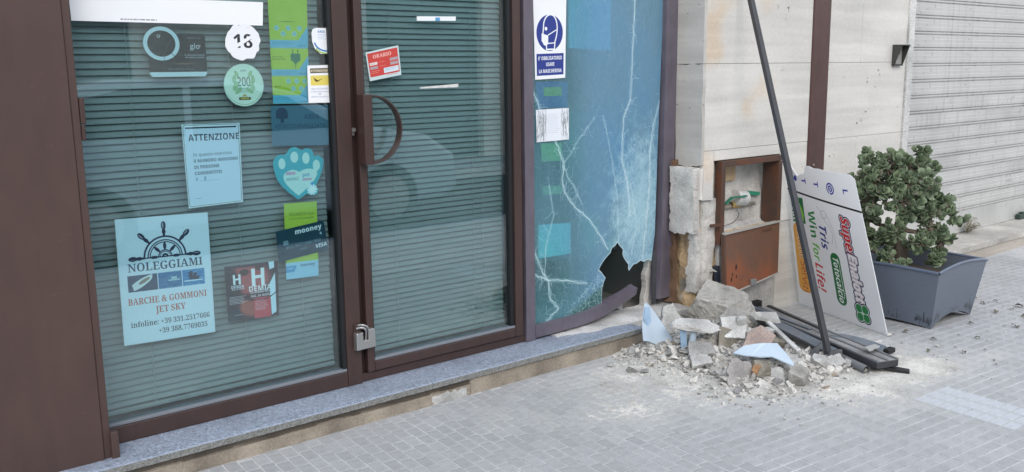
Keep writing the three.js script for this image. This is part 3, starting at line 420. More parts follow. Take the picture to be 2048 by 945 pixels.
// meter niche, frame and hanging lid
{
  const t = thing('meter_niche', 'rusty brown meter cabinet in the pier with its lid hanging open', 'meter cabinet');
  const nz = (x, y) => 0.012 * fbm(x * 9, y * 9, 6, 4);
  mesh('back_wall', grid(40, 30, (u, v) => { const x = lerp(3.7, 4.21, u), y = lerp(0.46, 0.87, v); return V(x, y, 0.048 + nz(x, y) + 0.02 * sm(0.6, 0.45, v) * sm(0.2, 0.4, u)); }, (p) => [p.x, p.y]), M.oldPlaster, t);
  mesh('side_wall', [grid(14, 30, (u, v) => { const z = lerp(0.16, 0, u), y = lerp(0.46, 0.87, v); return V(4.186 + nz(z, y) * 0.6, y, z); }, (p) => [p.z, p.y]), bx(3.68, 3.715, 0.47, 0.86, -0.02, 0.13), bx(3.7, 4.2, 0.846, 0.87, -0.02, 0.13)], M.plaster, t);
  mesh('niche_floor', grid(40, 16, (u, v) => { const x = lerp(3.7, 4.2, u), z = lerp(0.165, 0, v); return V(x, 0.478 + 0.05 * sm(0.2, 1, v) + 0.02 * fbm(x * 14, z * 14, 2, 4), z); }, (p) => [p.x, p.z]), M.plaster, t);
  mesh('stone', bx(3.74, 3.95, 0.725, 0.835, 0.0, 0.068, 0.004), M.ochre, t);
  mesh('stone', bx(3.735, 3.86, 0.645, 0.715, 0.0, 0.066, 0.006), M.ochre, t);
  mesh('frame', [bx(3.69, 3.72, 0.425, 0.852, 0.14, 0.184, 0.002)], M.rustFrame, t);
  mesh('frame', [bx(3.7205, 4.199, 0.822, 0.8515, 0.13, 0.183, 0.002)], M.rustFrame, t);
  mesh('frame', [bx(4.167, 4.1985, 0.487, 0.8195, 0.08, 0.1835, 0.002)], M.rustFrame, t);
  mesh('bracket', bar(V(3.62, 0.532, 0.175), V(3.692, 0.53, 0.18), 0.012, 0.016), M.rustFrame, t);
  const TL = V(3.698, 0.478, 0.198), TR = V(4.2, 0.488, 0.178), BR = V(4.17, 0.217, 0.2), BL = V(3.655, 0.183, 0.255);
  const lid = mesh('lid', surf(6, 6, quad(TL, TR, BR, BL), 0.012), mat([0.82, 0.72, 0.66], 0.6, { map: T.rust, bumpMap: T.coarse, bumpScale: 0.0006 }), t);
  const le = mat([0.42, 0.4, 0.37], 0.6); mesh('lid_edge', bar(TL.clone().add(V(0, 0.006, 0)), TR.clone().add(V(0, 0.006, 0)), 0.022, 0.01), le, lid); mesh('lid_edge', bar(BL.clone().add(V(0, -0.004, 0)), BR.clone().add(V(0, -0.004, 0)), 0.016, 0.006), le, lid);
  mesh('lid_edge', bar(TL.clone().add(V(-0.003, 0, 0)), BL.clone().add(V(-0.003, 0, 0)), 0.012, 0.02, 0.001, V(0, 0, 1)), M.rustFrame, lid);
  const q = quad(TL, TR, BR, BL), nrm = TR.clone().sub(TL).cross(TL.clone().sub(BL)).normalize();
  mesh('stamp', surfUV(3, 3, (u, v) => q(lerp(0.66, 0.87, u), lerp(0.855, 0.945, v)).addScaledVector(nrm, 0.0016), 0.001), mat([1, 1, 1], 0.7, { map: canvasTex(256, 96, (g) => { g.fillStyle = '#6b4836'; g.fillRect(0, 0, 256, 96); text(g, 'SIRIM', 128, 50, 66, '#2a1c18', { rot: Math.PI }); }) }), lid);
  for (const [u, v, s] of [[0.2, 0.4, 0.024], [0.13, 0.3, 0.014], [0.11, 0.22, 0.018], [0.2, 0.24, 0.011]]) mesh('knockout', surf(3, 4, (a, b) => q(u + (a - 0.5) * s, v + (b - 0.5) * s * 3.2 + (a - 0.5) * 0.02).addScaledVector(nrm, 0.002), 0.003), M.black, lid);
  const lt = q(0.47, 0.045).addScaledVector(nrm, 0.012); mesh('latch', [bx(lt.x - 0.022, lt.x + 0.022, lt.y - 0.018, lt.y + 0.014, lt.z - 0.01, lt.z + 0.008, 0.004)], M.lockSteel, lid);
  // gas tap inside
  const g = thing('gas_valve', 'white capped gas valve with green levers inside the open niche', 'valve');
  mesh('pipe', [tube([V(3.72, 0.592, 0.07), V(3.95, 0.592, 0.075), V(4.1, 0.588, 0.06), V(4.13, 0.586, 0.0)], 0.012, 24, 10), tube([V(4.05, 0.59, 0.07), V(4.052, 0.64, 0.07)], 0.009, 6, 8)], mat([0.45, 0.4, 0.34], 0.7, { map: rep(T.grain, 5) }), g);
  const cyl = new THREE.CylinderGeometry(0.042, 0.042, 0.085, 24); cyl.rotateZ(Math.PI / 2 - 0.12); cyl.translate(3.965, 0.632, 0.085); mesh('white_cap', fin(cyl), M.white, g);
  mesh('union', tube([V(3.9, 0.6, 0.08), V(4.0, 0.598, 0.08)], 0.019, 4, 6), mat([0.5, 0.33, 0.1], 0.5), g);
  mesh('green_lever', [bar(V(3.8, 0.618, 0.12), V(3.86, 0.648, 0.12), 0.02, 0.007), bar(V(3.858, 0.647, 0.12), V(3.965, 0.648, 0.13), 0.02, 0.007)], mat([0.03, 0.2, 0.13], 0.5), g);
  mesh('green_lever', bar(V(4.045, 0.652, 0.075), V(4.13, 0.64, 0.085), 0.02, 0.02), mat([0.03, 0.25, 0.15], 0.5), g);
  mesh('wire', tube([V(3.95, 0.57, 0.08), V(3.96, 0.545, 0.09), V(3.9, 0.51, 0.1), V(3.82, 0.5, 0.1)], 0.0016, 16, 5), M.black, g);
  mesh('bolt', [0, 1, 2].map((i) => { const k = rock(300 + i, 0.03, 0.022, 0.02, 2); return k.translate(3.99 + i * 0.045, 0.59 + 0.012 * (i % 2), 0.09); }), M.brownStone, g);
}
// downpipe
{
  const t = thing('downpipe', 'dark brown square downpipe running down the marble wall', 'downpipe');
  mesh('pipe_casing', bx(4.448, 4.61, 0, 3.4, 0.12, 0.172, 0.006), phys([0.12, 0.055, 0.047], 0.4, { map: rep(T.paint, 2), bumpMap: T.coarse, bumpScale: 0.0005 }), t);
  mesh('dust_splash', surf(10, 14, (u, v) => V(lerp(4.47, 4.58, u), lerp(0.69, 0.87, v) + 0.02 * n3(u * 4, 1, 1), 0.1712 + 0.0016 * Math.max(-0.6, fbm(u * 9, v * 9, 2, 4) + 0.35 - 1.9 * ((u - 0.5) ** 2 + (v - 0.5) ** 2))), 0.002), M.dust, t);
}
// marble wall right of the downpipe
{
  const t = thing('marble_wall', 'cream marble slab wall between downpipe and roller shutter', 'wall'), J = 0.0007;
  mesh('wall_body', bx(4.611, 5.5, -0.05, 3.4, -0.25, 0.13), M.joint, t);
  for (let i = 0; i < CY.length - 1; i++) {
    const y0 = CY[i] + J, y1 = CY[i + 1] - J, xs = [4.611, i % 2 ? 4.938 : 5.443, 5.443].filter((x, k, a) => !k || x !== a[k - 1]);
    for (let k = 0; k < xs.length - 1; k++) mesh('marble_slab', bx(xs[k] + J, xs[k + 1] - J, y0, y1, 0.131, 0.165, 0.002), M.marble, t);
    mesh('edge_strip', bx(5.4445, 5.506, y0 - 0.0008, y1, 0.131, 0.178, 0.003), M.whitePaint, t);
  }
  mesh('plinth_slab', bx(4.612, 5.443, -0.01, 0.06, 0.131, 0.166, 0.002), M.marbleOld, t);
}
// ---------------------------------------------------------------- roller shutter and its threshold
{
  const t = thing('roller_shutter', 'grey white ribbed roller shutter closed at the right', 'roller shutter'), P = 0.1035, x0 = 5.5, x1 = 9.6;
  const prof = [[0, 0.0], [0.0025, -0.009], [0.006, -0.009], [0.0085, -0.001], [0.0175, -0.001], [0.02, -0.009], [0.0235, -0.009], [0.026, 0.0], [0.034, 0.0008], [0.05, 0.0012], [0.052, -0.0004], [0.075, 0.0018], [0.077, 0.0002], [P - 0.001, 0.0002]];
  const g = (() => { const s = []; prof.forEach(([y, z]) => s.push([z, y])); s.push([-0.012, P - 0.001], [-0.012, 0]); const k = new THREE.ExtrudeGeometry(shapeOf(s), { depth: x1 - x0, bevelEnabled: false, steps: 1 }); k.rotateY(Math.PI / 2); k.translate(0, 0, 0); return k; })();
  // after the turn: profile z -> -z? keep the raised side to the street
  g.scale(1, 1, -1); { const ix = g.attributes.position; const a = ix.array; for (let i = 0; i < a.length; i += 9) for (let k = 0; k < 3; k++) { const q = a[i + 3 + k]; a[i + 3 + k] = a[i + 6 + k]; a[i + 6 + k] = q; } g.computeVertexNormals(); }
  const slat = toCreasedNormals(fin(g), 0.6); metreUV(slat);
  const base = 0.266;
  for (let i = 0; i < 24; i++) { const m = M.shutter.clone(); m.map = M.shutter.map.clone(); m.map.offset.set(0.13 * i * i % 1, i * P * 0.5); if (i > 7) m.map = M.shutter.map; const o = mesh('slat', slat, i > 7 ? M.shutter : m, t); o.position.set(x0, base + i * P, 0); }
  mesh('bottom_slat', [bx(x0, x1, 0.125, base - 0.001, -0.012, 0.001, 0.001), bx(x0, x1, 0.11, 0.1245, -0.014, 0.008, 0.002)], M.shutter, t);
  const th = thing('shutter_threshold', 'worn cream stone threshold slab under the roller shutter', 'threshold');
  mesh('tread', surf(80, 8, (u, v) => V(lerp(5.5, 9.6, u), 0.108 + 0.002 * fbm(u * 40, v * 3, 1, 3), lerp(0.3, -0.03, v)), 0.034), mat([0.62, 0.59, 0.54], 0.8, { map: rep(T.grain, 0.9), bumpMap: rep(T.coarse, 2), bumpScale: 0.0012 }), th);
  mesh('riser', bx(5.5, 9.6, -0.01, 0.075, 0.0, 0.288, 0.002), mat([0.66, 0.61, 0.55], 0.8, { map: rep(T.marble, 0.6) }), th);
  tag(mesh('shutter_lock', [bx(7.55, 7.75, 0.109, 0.15, 0.012, 0.05, 0.004), bx(7.6, 7.66, 0.15, 0.162, 0.015, 0.045, 0.003)], mat([0.03, 0.06, 0.05], 0.5)), 'dark green lock bar on the threshold against the shutter', 'lock');
  const w = new THREE.Group(); w.name = numbered('weed_clump'); tag(w, 'dry grey weed clump on the threshold against the shutter', 'weed'); w.position.set(6.72, 0.11, 0.035); scene.add(w);
  const r = rngOf(91), st = []; for (let i = 0; i < 70; i++) { const a = r() * 6.28, l = 0.05 + 0.09 * r(), e = 0.3 + 0.8 * r(); st.push(tube([V(0.03 * (r() - 0.5), 0, 0.02 * (r() - 0.5)), V(Math.cos(a) * l * 0.5, l * e * 0.8, Math.sin(a) * l * 0.25 + 0.015), V(Math.cos(a) * l, l * e * 0.65, Math.sin(a) * l * 0.3 + 0.02)], 0.0022, 5, 4)); }
  mesh('stalk', st, mat([0.33, 0.31, 0.25], 1), w);
}
{ // small hooded box beside the shutter
  const t = thing('hooded_switch', 'small dark hooded switch box on marble beside roller shutter', 'switch box', null, [5.33, 1.375, 0.166]);
  mesh('hood', [plate([[-0.052, 0.06], [0.048, 0.06], [0.046, 0.054], [-0.05, 0.054]], 0, 0.06, 0.001), fin(new THREE.ExtrudeGeometry(shapeOf([[0, -0.06], [0, 0.055], [0.058, 0.055], [0.018, -0.06]]), { depth: 0.006, bevelEnabled: false }).rotateY(-Math.PI / 2).translate(-0.044, 0, 0)), fin(new THREE.ExtrudeGeometry(shapeOf([[0, -0.06], [0, 0.055], [0.058, 0.055], [0.018, -0.06]]), { depth: 0.006, bevelEnabled: false }).rotateY(-Math.PI / 2).translate(0.046, 0, 0)), bx(-0.05, 0.046, -0.064, -0.057, 0, 0.02)], mat([0.05, 0.05, 0.045], 0.5), t);
  mesh('face_plate', plate([[-0.043, -0.056], [0.039, -0.056], [0.039, 0.053], [-0.043, 0.053]], 0.002, 0.014, 0.002), mat([0.3, 0.3, 0.29], 0.5), t);
  const b = new THREE.CylinderGeometry(0.007, 0.007, 0.006, 14); b.rotateX(Math.PI / 2); b.translate(0, 0.012, 0.016); mesh('button', fin(b), M.black, t);
}
// ---------------------------------------------------------------- papers and stickers on the glass
const ZO = -0.0202, ZI = -0.0276;
function sticker(name, label, category, c, z, tex, o = {}) { // c: TL, TR, BR, BL in x, y of the glass
  const p = c.map(([x, y]) => V(x, y, z)), q = quad(...p), s = o.curl || 0.0006;
  const g = surfUV(12, 12, (u, v) => { const k = q(u, v); k.z += (z > -0.024 ? 1 : -1) * 0.0002 + s * (z > -0.024 ? 1 : -1) * Math.max(0, 0.4 + n3(u * 2.3 + c[0][0] * 9, v * 2.3, c[0][1] * 7)); return k; }, 0.0004);
  return tag(mesh(name, g, o.m || paper(tex, o.rough ?? 0.6)), label, category, o.group);
}
function shapeSticker(name, label, category, pts, z, tex, o = {}) {
  const xs = pts.map((p) => p[0]), ys = pts.map((p) => p[1]);
  const g = unitUV(plate(pts, z > -0.024 ? z + 0.0002 : z - 0.0008, z > -0.024 ? z + 0.0008 : z - 0.0002), Math.min(...xs), Math.max(...xs), Math.min(...ys), Math.max(...ys));
  return tag(mesh(name, g, paper(tex, o.rough ?? 0.6)), label, category, o.group);
}
const oval = (cx, cy, rx, ry, n = 40, wob = 0, s = 1) => Array.from({ length: n }, (_, i) => { const a = (i / n) * 6.2832, k = 1 + wob * n3(Math.cos(a) * 3 + s, Math.sin(a) * 3, s); return [cx + rx * k * Math.cos(a), cy + ry * k * Math.sin(a)]; });

sticker('paper_strip', 'white paper sheet taped along the top of the left window', 'paper', [[0.765, 1.56], [1.397, 1.56], [1.391, 1.48], [0.766, 1.483]], ZO, canvasTex(1024, 130, (g, w, h) => { g.fillStyle = '#f1f3f6'; g.fillRect(0, 0, w, h); greek(g, 240, 112, 190, 1, 12, '#8c9097', 4); }));
{
  const pts = [[1.0, 1.308], [1.177, 1.308], [1.184, 1.318], [1.185, 1.44], [1.178, 1.449], [1.1, 1.45]]; for (let i = 0; i <= 26; i++) { const a = 0.55 + (i / 26) * 3.95; pts.push([1.038 + 0.0595 * Math.cos(a), 1.416 + 0.0595 * Math.sin(a)]); } pts.push([0.994, 1.37], [0.993, 1.318]);
  shapeSticker('tobacco_sticker', 'black shaped sticker with pale ring and small white logo', 'sticker', pts, ZI, canvasTex(512, 448, (g, w, h) => {
    const X = (x) => ((x - 0.9785) / 0.2065) * w, Y = (y) => ((1.4755 - y) / 0.1675) * h, S = w / 0.2065;
    g.fillStyle = '#17181c'; g.fillRect(0, 0, w, h); g.fillStyle = '#d3e0e4'; g.fillRect(0, Y(1.3235), w, h);
    const gr = g.createLinearGradient(0, 0, w, 0); gr.addColorStop(0.35, 'rgba(190,150,110,0)'); gr.addColorStop(0.6, 'rgba(190,150,110,.75)'); gr.addColorStop(0.9, 'rgba(190,150,110,0)'); g.fillStyle = gr; g.fillRect(0, Y(1.352), w, 9);
    g.strokeStyle = '#d3e0e4'; g.lineWidth = 0.0135 * S; g.beginPath(); g.arc(X(1.038), Y(1.416), 0.0525 * S, 0.85, Math.PI * 2 - 5.15 + 4.0, false); g.stroke(); g.beginPath(); g.arc(X(1.038), Y(1.416), 0.0525 * S, 2.45, 7.1, false); g.stroke();
    g.strokeStyle = '#e8ecee'; g.lineWidth = 4; g.beginPath(); g.arc(X(1.03), Y(1.44), 11, 0, 7); g.stroke(); g.strokeStyle = '#5b5660'; g.lineWidth = 4; g.beginPath(); g.moveTo(X(1.073), Y(1.43)); g.quadraticCurveTo(X(1.04), Y(1.4), X(1.04), Y(1.325)); g.stroke();
    text(g, 'SMOKE & HEAT', X(1.147), Y(1.435), 17, '#9aa2a6', { weight: 'normal' }); text(g, 'glo', X(1.148), Y(1.408), 62, '#e6eaec', { weight: 'normal' }); g.fillStyle = '#c58a50'; g.beginPath(); g.arc(X(1.1655), Y(1.4095), 8, 0, 7); g.fill();
    text(g, 'la nuova generazione', X(1.146), Y(1.379), 17, '#b6bec2'); text(g, 'del tabacco scaldato', X(1.146), Y(1.371), 17, '#b6bec2'); text(g, 'Rivenditore Autorizzato', X(1.098), Y(1.333), 21, '#8d989d', { weight: 'normal' });
  }));
}
shapeSticker('age_sticker', 'round white scraped sticker with crossed out 18 in black', 'sticker', oval(1.3145, 1.4225, 0.063, 0.061, 60, 0.14, 4), ZO, canvasTex(256, 256, (g) => { g.fillStyle = '#eceef2'; g.fillRect(0, 0, 256, 256); text(g, '18', 128, 122, 132, '#26282e'); g.strokeStyle = '#eceef2'; g.lineWidth = 24; g.beginPath(); g.moveTo(44, 176); g.lineTo(216, 76); g.stroke(); const r = rngOf(5); for (let i = 0; i < 40; i++) { g.fillStyle = 'rgba(200,206,214,.5)'; g.fillRect(r() * 256, r() * 256, 6 + 30 * r(), 2); } }));
shapeSticker('anniversary_sticker', 'round pale green sticker with 200 inside a laurel wreath', 'sticker', oval(1.312, 1.2755, 0.0725, 0.0735, 60), ZI, canvasTex(256, 256, (g) => { g.fillStyle = '#e4f0dc'; g.fillRect(0, 0, 256, 256); g.strokeStyle = '#7d9a86'; g.lineWidth = 2; g.beginPath(); g.arc(128, 128, 118, 0.4, 2.7); g.stroke(); text(g, '200', 128, 108, 74, '#4a4440', { weight: 'normal', sx: 0.72 }); for (const s of [-1, 1]) for (const [x, y, a, k] of [[76, 132, 0.5, 30], [68, 92, 0.1, 24], [84, 60, -0.5, 20], [92, 160, 0.9, 26]]) { g.save(); g.translate(128 + s * (128 - x), y); g.rotate(-s * a); g.fillStyle = '#b4cf9e'; g.strokeStyle = '#87a878'; g.beginPath(); g.ellipse(0, 0, k * 0.42, k, 0, 0, 7); g.fill(); g.stroke(); g.restore(); } text(g, 'ANNI', 128, 40, 15, '#8a9a8a'); greek(g, 88, 146, 80, 3, 7, '#9db0a0'); g.fillStyle = '#6b604a'; rr(g, 90, 200, 78, 18, 8); g.fill(); g.fillStyle = '#c8a850'; rr(g, 102, 203, 54, 11, 5); g.fill(); g.beginPath(); g.moveTo(112, 196); g.lineTo(128, 182); g.lineTo(146, 196); g.fill(); }));
sticker('service_leaflet_strip', 'tall lime green and blue leaflet strip with a plug picture', 'leaflet', [[1.419, 1.6], [1.57, 1.6], [1.559, 1.204], [1.417, 1.207]], ZI, canvasTex(256, 700, (g, w) => {
  const Y = (y) => ((1.6 - y) / 0.396) * 700; g.fillStyle = '#b3cc3c'; g.fillRect(0, 0, w, 700);
  for (const [a, b] of [[1.431, 1.404], [1.327, 1.305], [1.235, 1.205]]) { g.fillStyle = '#69b6cf'; g.beginPath(); g.moveTo(0, Y(a)); g.lineTo(190, Y(a)); g.lineTo(w, Y(a + 0.05)); g.lineTo(w, Y(b)); g.lineTo(0, Y(b)); g.fill(); g.fillStyle = '#8fb4a8'; g.fillRect(0, Y(b), w, 5); greek(g, 14, Y(a) + 14, 140, 2, 7, '#4f98b8', 3); greek(g, 190, Y(b) - 14, 50, 1, 7, '#2c5e7c', 4); }
  greek(g, 70, Y(1.497), 110, 1, 8, '#67803a'); const ic = (x, y, s = 17) => { g.fillStyle = '#9fd0c4'; g.beginPath(); g.arc(x, y, s, 0, 7); g.fill(); g.strokeStyle = '#4f90a8'; g.lineWidth = 3; rr(g, x - 7, y - 7, 14, 14, 4); g.stroke(); };
  for (const x of [48, 125, 200]) ic(x, Y(1.473)); for (const x of [90, 165]) ic(x, Y(1.453)); for (const x of [112, 170, 226]) ic(x, Y(1.285)); for (const x of [145, 200]) ic(x, Y(1.258));
  greek(g, 8, Y(1.372), 100, 2, 9, '#5f7a32', 8); greek(g, 14, Y(1.268), 60, 1, 9, '#5f7a32', 9);
  g.fillStyle = '#1f7a55'; rr(g, 134, Y(1.383), 66, 46, 7); g.fill(); g.beginPath(); g.moveTo(142, Y(1.358)); g.lineTo(192, Y(1.358)); g.lineTo(167, Y(1.345)); g.fill(); g.strokeStyle = '#1c5c45'; g.lineWidth = 5; for (const [x0, y0, x1, y1] of [[150, 1.398, 150, 1.383], [184, 1.398, 184, 1.383], [167, 1.348, 167, 1.332]]) { g.beginPath(); g.moveTo(x0, Y(y0)); g.lineTo(x1, Y(y1)); g.stroke(); }
}));
shapeSticker('white_shield_sticker', 'small white shield shaped sticker with a blue and green curve', 'sticker', [[1.577, 1.458], [1.582, 1.471], [1.594, 1.476], [1.641, 1.476], [1.639, 1.383], [1.61, 1.383], [1.588, 1.4], [1.578, 1.425]], ZO, canvasTex(128, 192, (g) => { g.fillStyle = '#eff2f6'; g.fillRect(0, 0, 128, 192); text(g, 'AREA', 78, 28, 24, '#3d78b4'); greek(g, 50, 48, 70, 4, 7, '#b9cbe0'); g.lineWidth = 12; g.strokeStyle = '#3c7fc0'; g.beginPath(); g.moveTo(20, 110); g.quadraticCurveTo(40, 170, 128, 172); g.stroke(); g.strokeStyle = '#a9c86a'; g.beginPath(); g.moveTo(30, 150); g.quadraticCurveTo(54, 188, 120, 190); g.stroke(); }));
sticker('camera_notice', 'white ATTENZIONE notice with a yellow camera panel', 'notice', [[1.5535, 1.341], [1.6505, 1.343], [1.6445, 1.205], [1.551, 1.206]], ZO, canvasTex(200, 280, (g) => { g.fillStyle = '#f2f3f6'; g.fillRect(0, 0, 200, 280); g.fillStyle = '#5a5347'; g.fillRect(22, 22, 156, 36); text(g, 'ATTENZIONE!', 100, 41, 23, '#f1e6c6'); g.fillStyle = '#e5d267'; rr(g, 24, 76, 152, 74, 4); g.fill(); g.fillStyle = '#5c4b20'; g.beginPath(); g.moveTo(48, 90); g.lineTo(84, 112); g.lineTo(128, 98); g.lineTo(80, 124); g.lineTo(62, 120); g.fill(); text(g, 'AREA SOTTOPOSTA', 100, 176, 17, '#8f93b4', { weight: 'normal' }); text(g, 'A VIDEOSORVEGLIANZA', 100, 196, 15, '#8f93b4', { weight: 'normal' }); text(g, 'PER', 100, 214, 15, '#8f93b4'); text(g, 'MOTIVI DI SICUREZZA', 100, 234, 15, '#8f93b4', { weight: 'normal' }); }));
sticker('surveillance_film', 'faded blue film sticker reading AREA VIDEOSORVEGLIATA', 'sticker', [[1.407, 1.2], [1.634, 1.197], [1.63, 1.047], [1.404, 1.057]], ZI, canvasTex(384, 256, (g) => { g.fillStyle = '#4f7588'; g.fillRect(0, 0, 384, 256); g.fillStyle = '#33485f'; g.beginPath(); g.arc(70, 52, 40, 3.1, 6.3); g.fill(); rr(g, 30, 50, 80, 34, 12); g.fill(); g.fillRect(60, 84, 22, 26); text(g, 'AREA', 270, 72, 44, '#2f3a52', { weight: 'normal' }); text(g, 'VIDEOSORVEGLIATA', 192, 132, 38, '#2f3a52', { weight: 'normal' }); }));
sticker('attention_poster', 'laminated A4 notice headed ATTENZIONE about maximum number of people', 'poster', [[1.083, 1.148], [1.287, 1.145], [1.281, 0.866], [1.087, 0.862]], ZI, canvasTex(512, 720, (g, w, h) => {
  g.fillStyle = '#e6eef2'; g.fillRect(0, 0, w, h); g.fillStyle = '#dbe6f2'; rr(g, 16, 22, w - 32, h - 46, 8); g.fill(); g.fillStyle = '#2e3644'; g.fillRect(28, 24, w - 60, 13); g.strokeStyle = '#40484f'; g.lineWidth = 4; rr(g, 10, 8, w - 22, h - 20, 20); g.stroke();
  text(g, 'ATTENZIONE', 278, 116, 78, '#363c48', { sx: 0.96 }); const L = { align: 'left', weight: 'normal', sx: 1.04 }; text(g, 'In questo esercizio', 78, 262, 40, '#4a5260', L); text(g, 'il NUMERO MASSIMO', 78, 316, 40, '#4a5260', { align: 'left' }); text(g, 'DI PERSONE', 78, 370, 40, '#4a5260', { align: 'left' }); text(g, 'CONSENTITO', 78, 424, 40, '#4a5260', { align: 'left' }); text(g, 'è', 84, 474, 36, '#4a5260', L); text(g, '5', 166, 472, 44, '#1e7c8c', { style: 'italic' }); g.strokeStyle = '#8d97a2'; g.lineWidth = 2; g.beginPath(); g.moveTo(110, 494); g.lineTo(300, 492); g.stroke(); greek(g, 70, 640, 60, 1, 9, '#8d97a2');
}), { rough: 0.4, curl: 0.0016 });
{
  const pts = []; const add = (cx, cy, r, a0, a1, n = 10) => { for (let i = 0; i <= n; i++) { const a = a0 + ((a1 - a0) * i) / n; pts.push([cx + r * Math.cos(a), cy + r * Math.sin(a)]); } };
  add(1.578, 0.985, 0.026, -0.7, 2.0); add(1.538, 1.013, 0.028, 0.5, 2.3); add(1.487, 1.018, 0.03, 0.8, 2.7); add(1.436, 0.99, 0.034, 1.2, 3.4); pts.push([1.407, 0.96], [1.414, 0.935], [1.43, 0.91], [1.46, 0.88], [1.494, 0.853], [1.53, 0.872], [1.55, 0.864], [1.572, 0.868], [1.576, 0.885], [1.568, 0.9], [1.586, 0.932], [1.6, 0.962]);
  shapeSticker('paw_sticker', 'cyan paw shaped sticker with pale pads and a small gear', 'sticker', pts, ZI, canvasTex(320, 320, (g) => {
    const X = (x) => ((x - 1.4021) / 0.2019) * 320, Y = (y) => ((1.048 - y) / 0.195) * 320; g.fillStyle = '#22aeb9'; g.fillRect(0, 0, 320, 320); g.fillStyle = '#c9e8e0';
    for (const [x, y, a, b] of [[1.437, 0.99, 17, 26], [1.487, 1.011, 19, 27], [1.533, 1.004, 18, 28], [1.574, 0.975, 18, 27]]) { g.beginPath(); g.ellipse(X(x), Y(y), a * 1.3, b * 1.25, 0, 0, 7); g.fill(); }
    g.beginPath(); g.moveTo(X(1.496), Y(0.868)); g.bezierCurveTo(X(1.42), Y(0.93), X(1.43), Y(0.96), X(1.475), Y(0.965)); g.quadraticCurveTo(X(1.49), Y(0.965), X(1.503), Y(0.955)); g.quadraticCurveTo(X(1.53), Y(0.97), X(1.56), Y(0.962)); g.bezierCurveTo(X(1.6), Y(0.95), X(1.56), Y(0.91), X(1.496), Y(0.868)); g.fill();
    g.fillStyle = '#c9a9bb'; g.fillRect(X(1.45), Y(0.958), 60, 18); g.fillRect(X(1.515), Y(0.93), 60, 14); text(g, 'amici', X(1.475), Y(0.932), 30, '#7aa6a4'); text(g, 'pet', X(1.53), Y(0.943), 30, '#4f97b8'); g.fillStyle = '#e9f6f4'; for (let i = 0; i < 10; i++) { g.beginPath(); g.arc(X(1.552) + 27 * Math.cos(i * 0.63), Y(0.886) + 27 * Math.sin(i * 0.63), 7, 0, 7); g.fill(); } g.beginPath(); g.arc(X(1.552), Y(0.886), 22, 0, 7); g.fill(); g.fillStyle = '#2b8fd0'; g.fillRect(X(1.55), Y(0.914), 8, 22); g.fillRect(X(1.546), Y(0.91), 24, 8);
  }));
}
sticker('recharge_leaflet', 'lime green and cyan leaflet partly covered by dark card sticker', 'leaflet', [[1.437, 0.843], [1.57, 0.839], [1.562, 0.554], [1.43, 0.558]], ZI - 0.0035, canvasTex(256, 560, (g, w) => { g.fillStyle = '#b4cc48'; g.fillRect(0, 0, w, 440); text(g, 'RICARICA Qui', 134, 84, 32, '#5c6e38', { weight: 'normal' }); text(g, 'la tua carta prepagata', 134, 114, 19, '#5c6e38', { weight: 'normal' }); g.fillStyle = '#a6d2e6'; g.fillRect(0, 438, w, 122); g.fillStyle = '#5ba4d0'; g.beginPath(); g.moveTo(0, 462); g.lineTo(86, 462); g.lineTo(64, 510); g.lineTo(0, 510); g.fill(); text(g, 'mooney', 170, 464, 30, '#34506c'); greek(g, 12, 480, 50, 1, 8, '#e2f0f4'); }));
sticker('payment_card_sticker', 'dark teal payment card shaped sticker tilted below the paw sticker', 'sticker', [[1.398, 0.744], [1.592, 0.764], [1.606, 0.65], [1.403, 0.628]], ZI - 0.0012 + 0.0012, canvasTex(400, 250, (g) => { g.fillStyle = '#1f4150'; rr(g, 0, 0, 400, 250, 4); g.fillRect(0, 0, 400, 250); text(g, 'mooney', 262, 40, 58, '#f0f4f5'); g.fillStyle = '#7d96a0'; rr(g, 50, 92, 40, 36, 6); g.fill(); text(g, '4512 0017 3486 7890', 210, 150, 30, '#8fa8b0', { weight: 'normal' }); text(g, '00/00', 206, 190, 22, '#8fa8b0', { weight: 'normal' }); text(g, 'VISA', 346, 196, 44, '#eef3f5', { style: 'italic' }); g.fillStyle = '#b9cacf'; g.beginPath(); g.moveTo(346, 98); g.lineTo(366, 84); g.lineTo(366, 112); g.fill(); }), { rough: 0.35 });
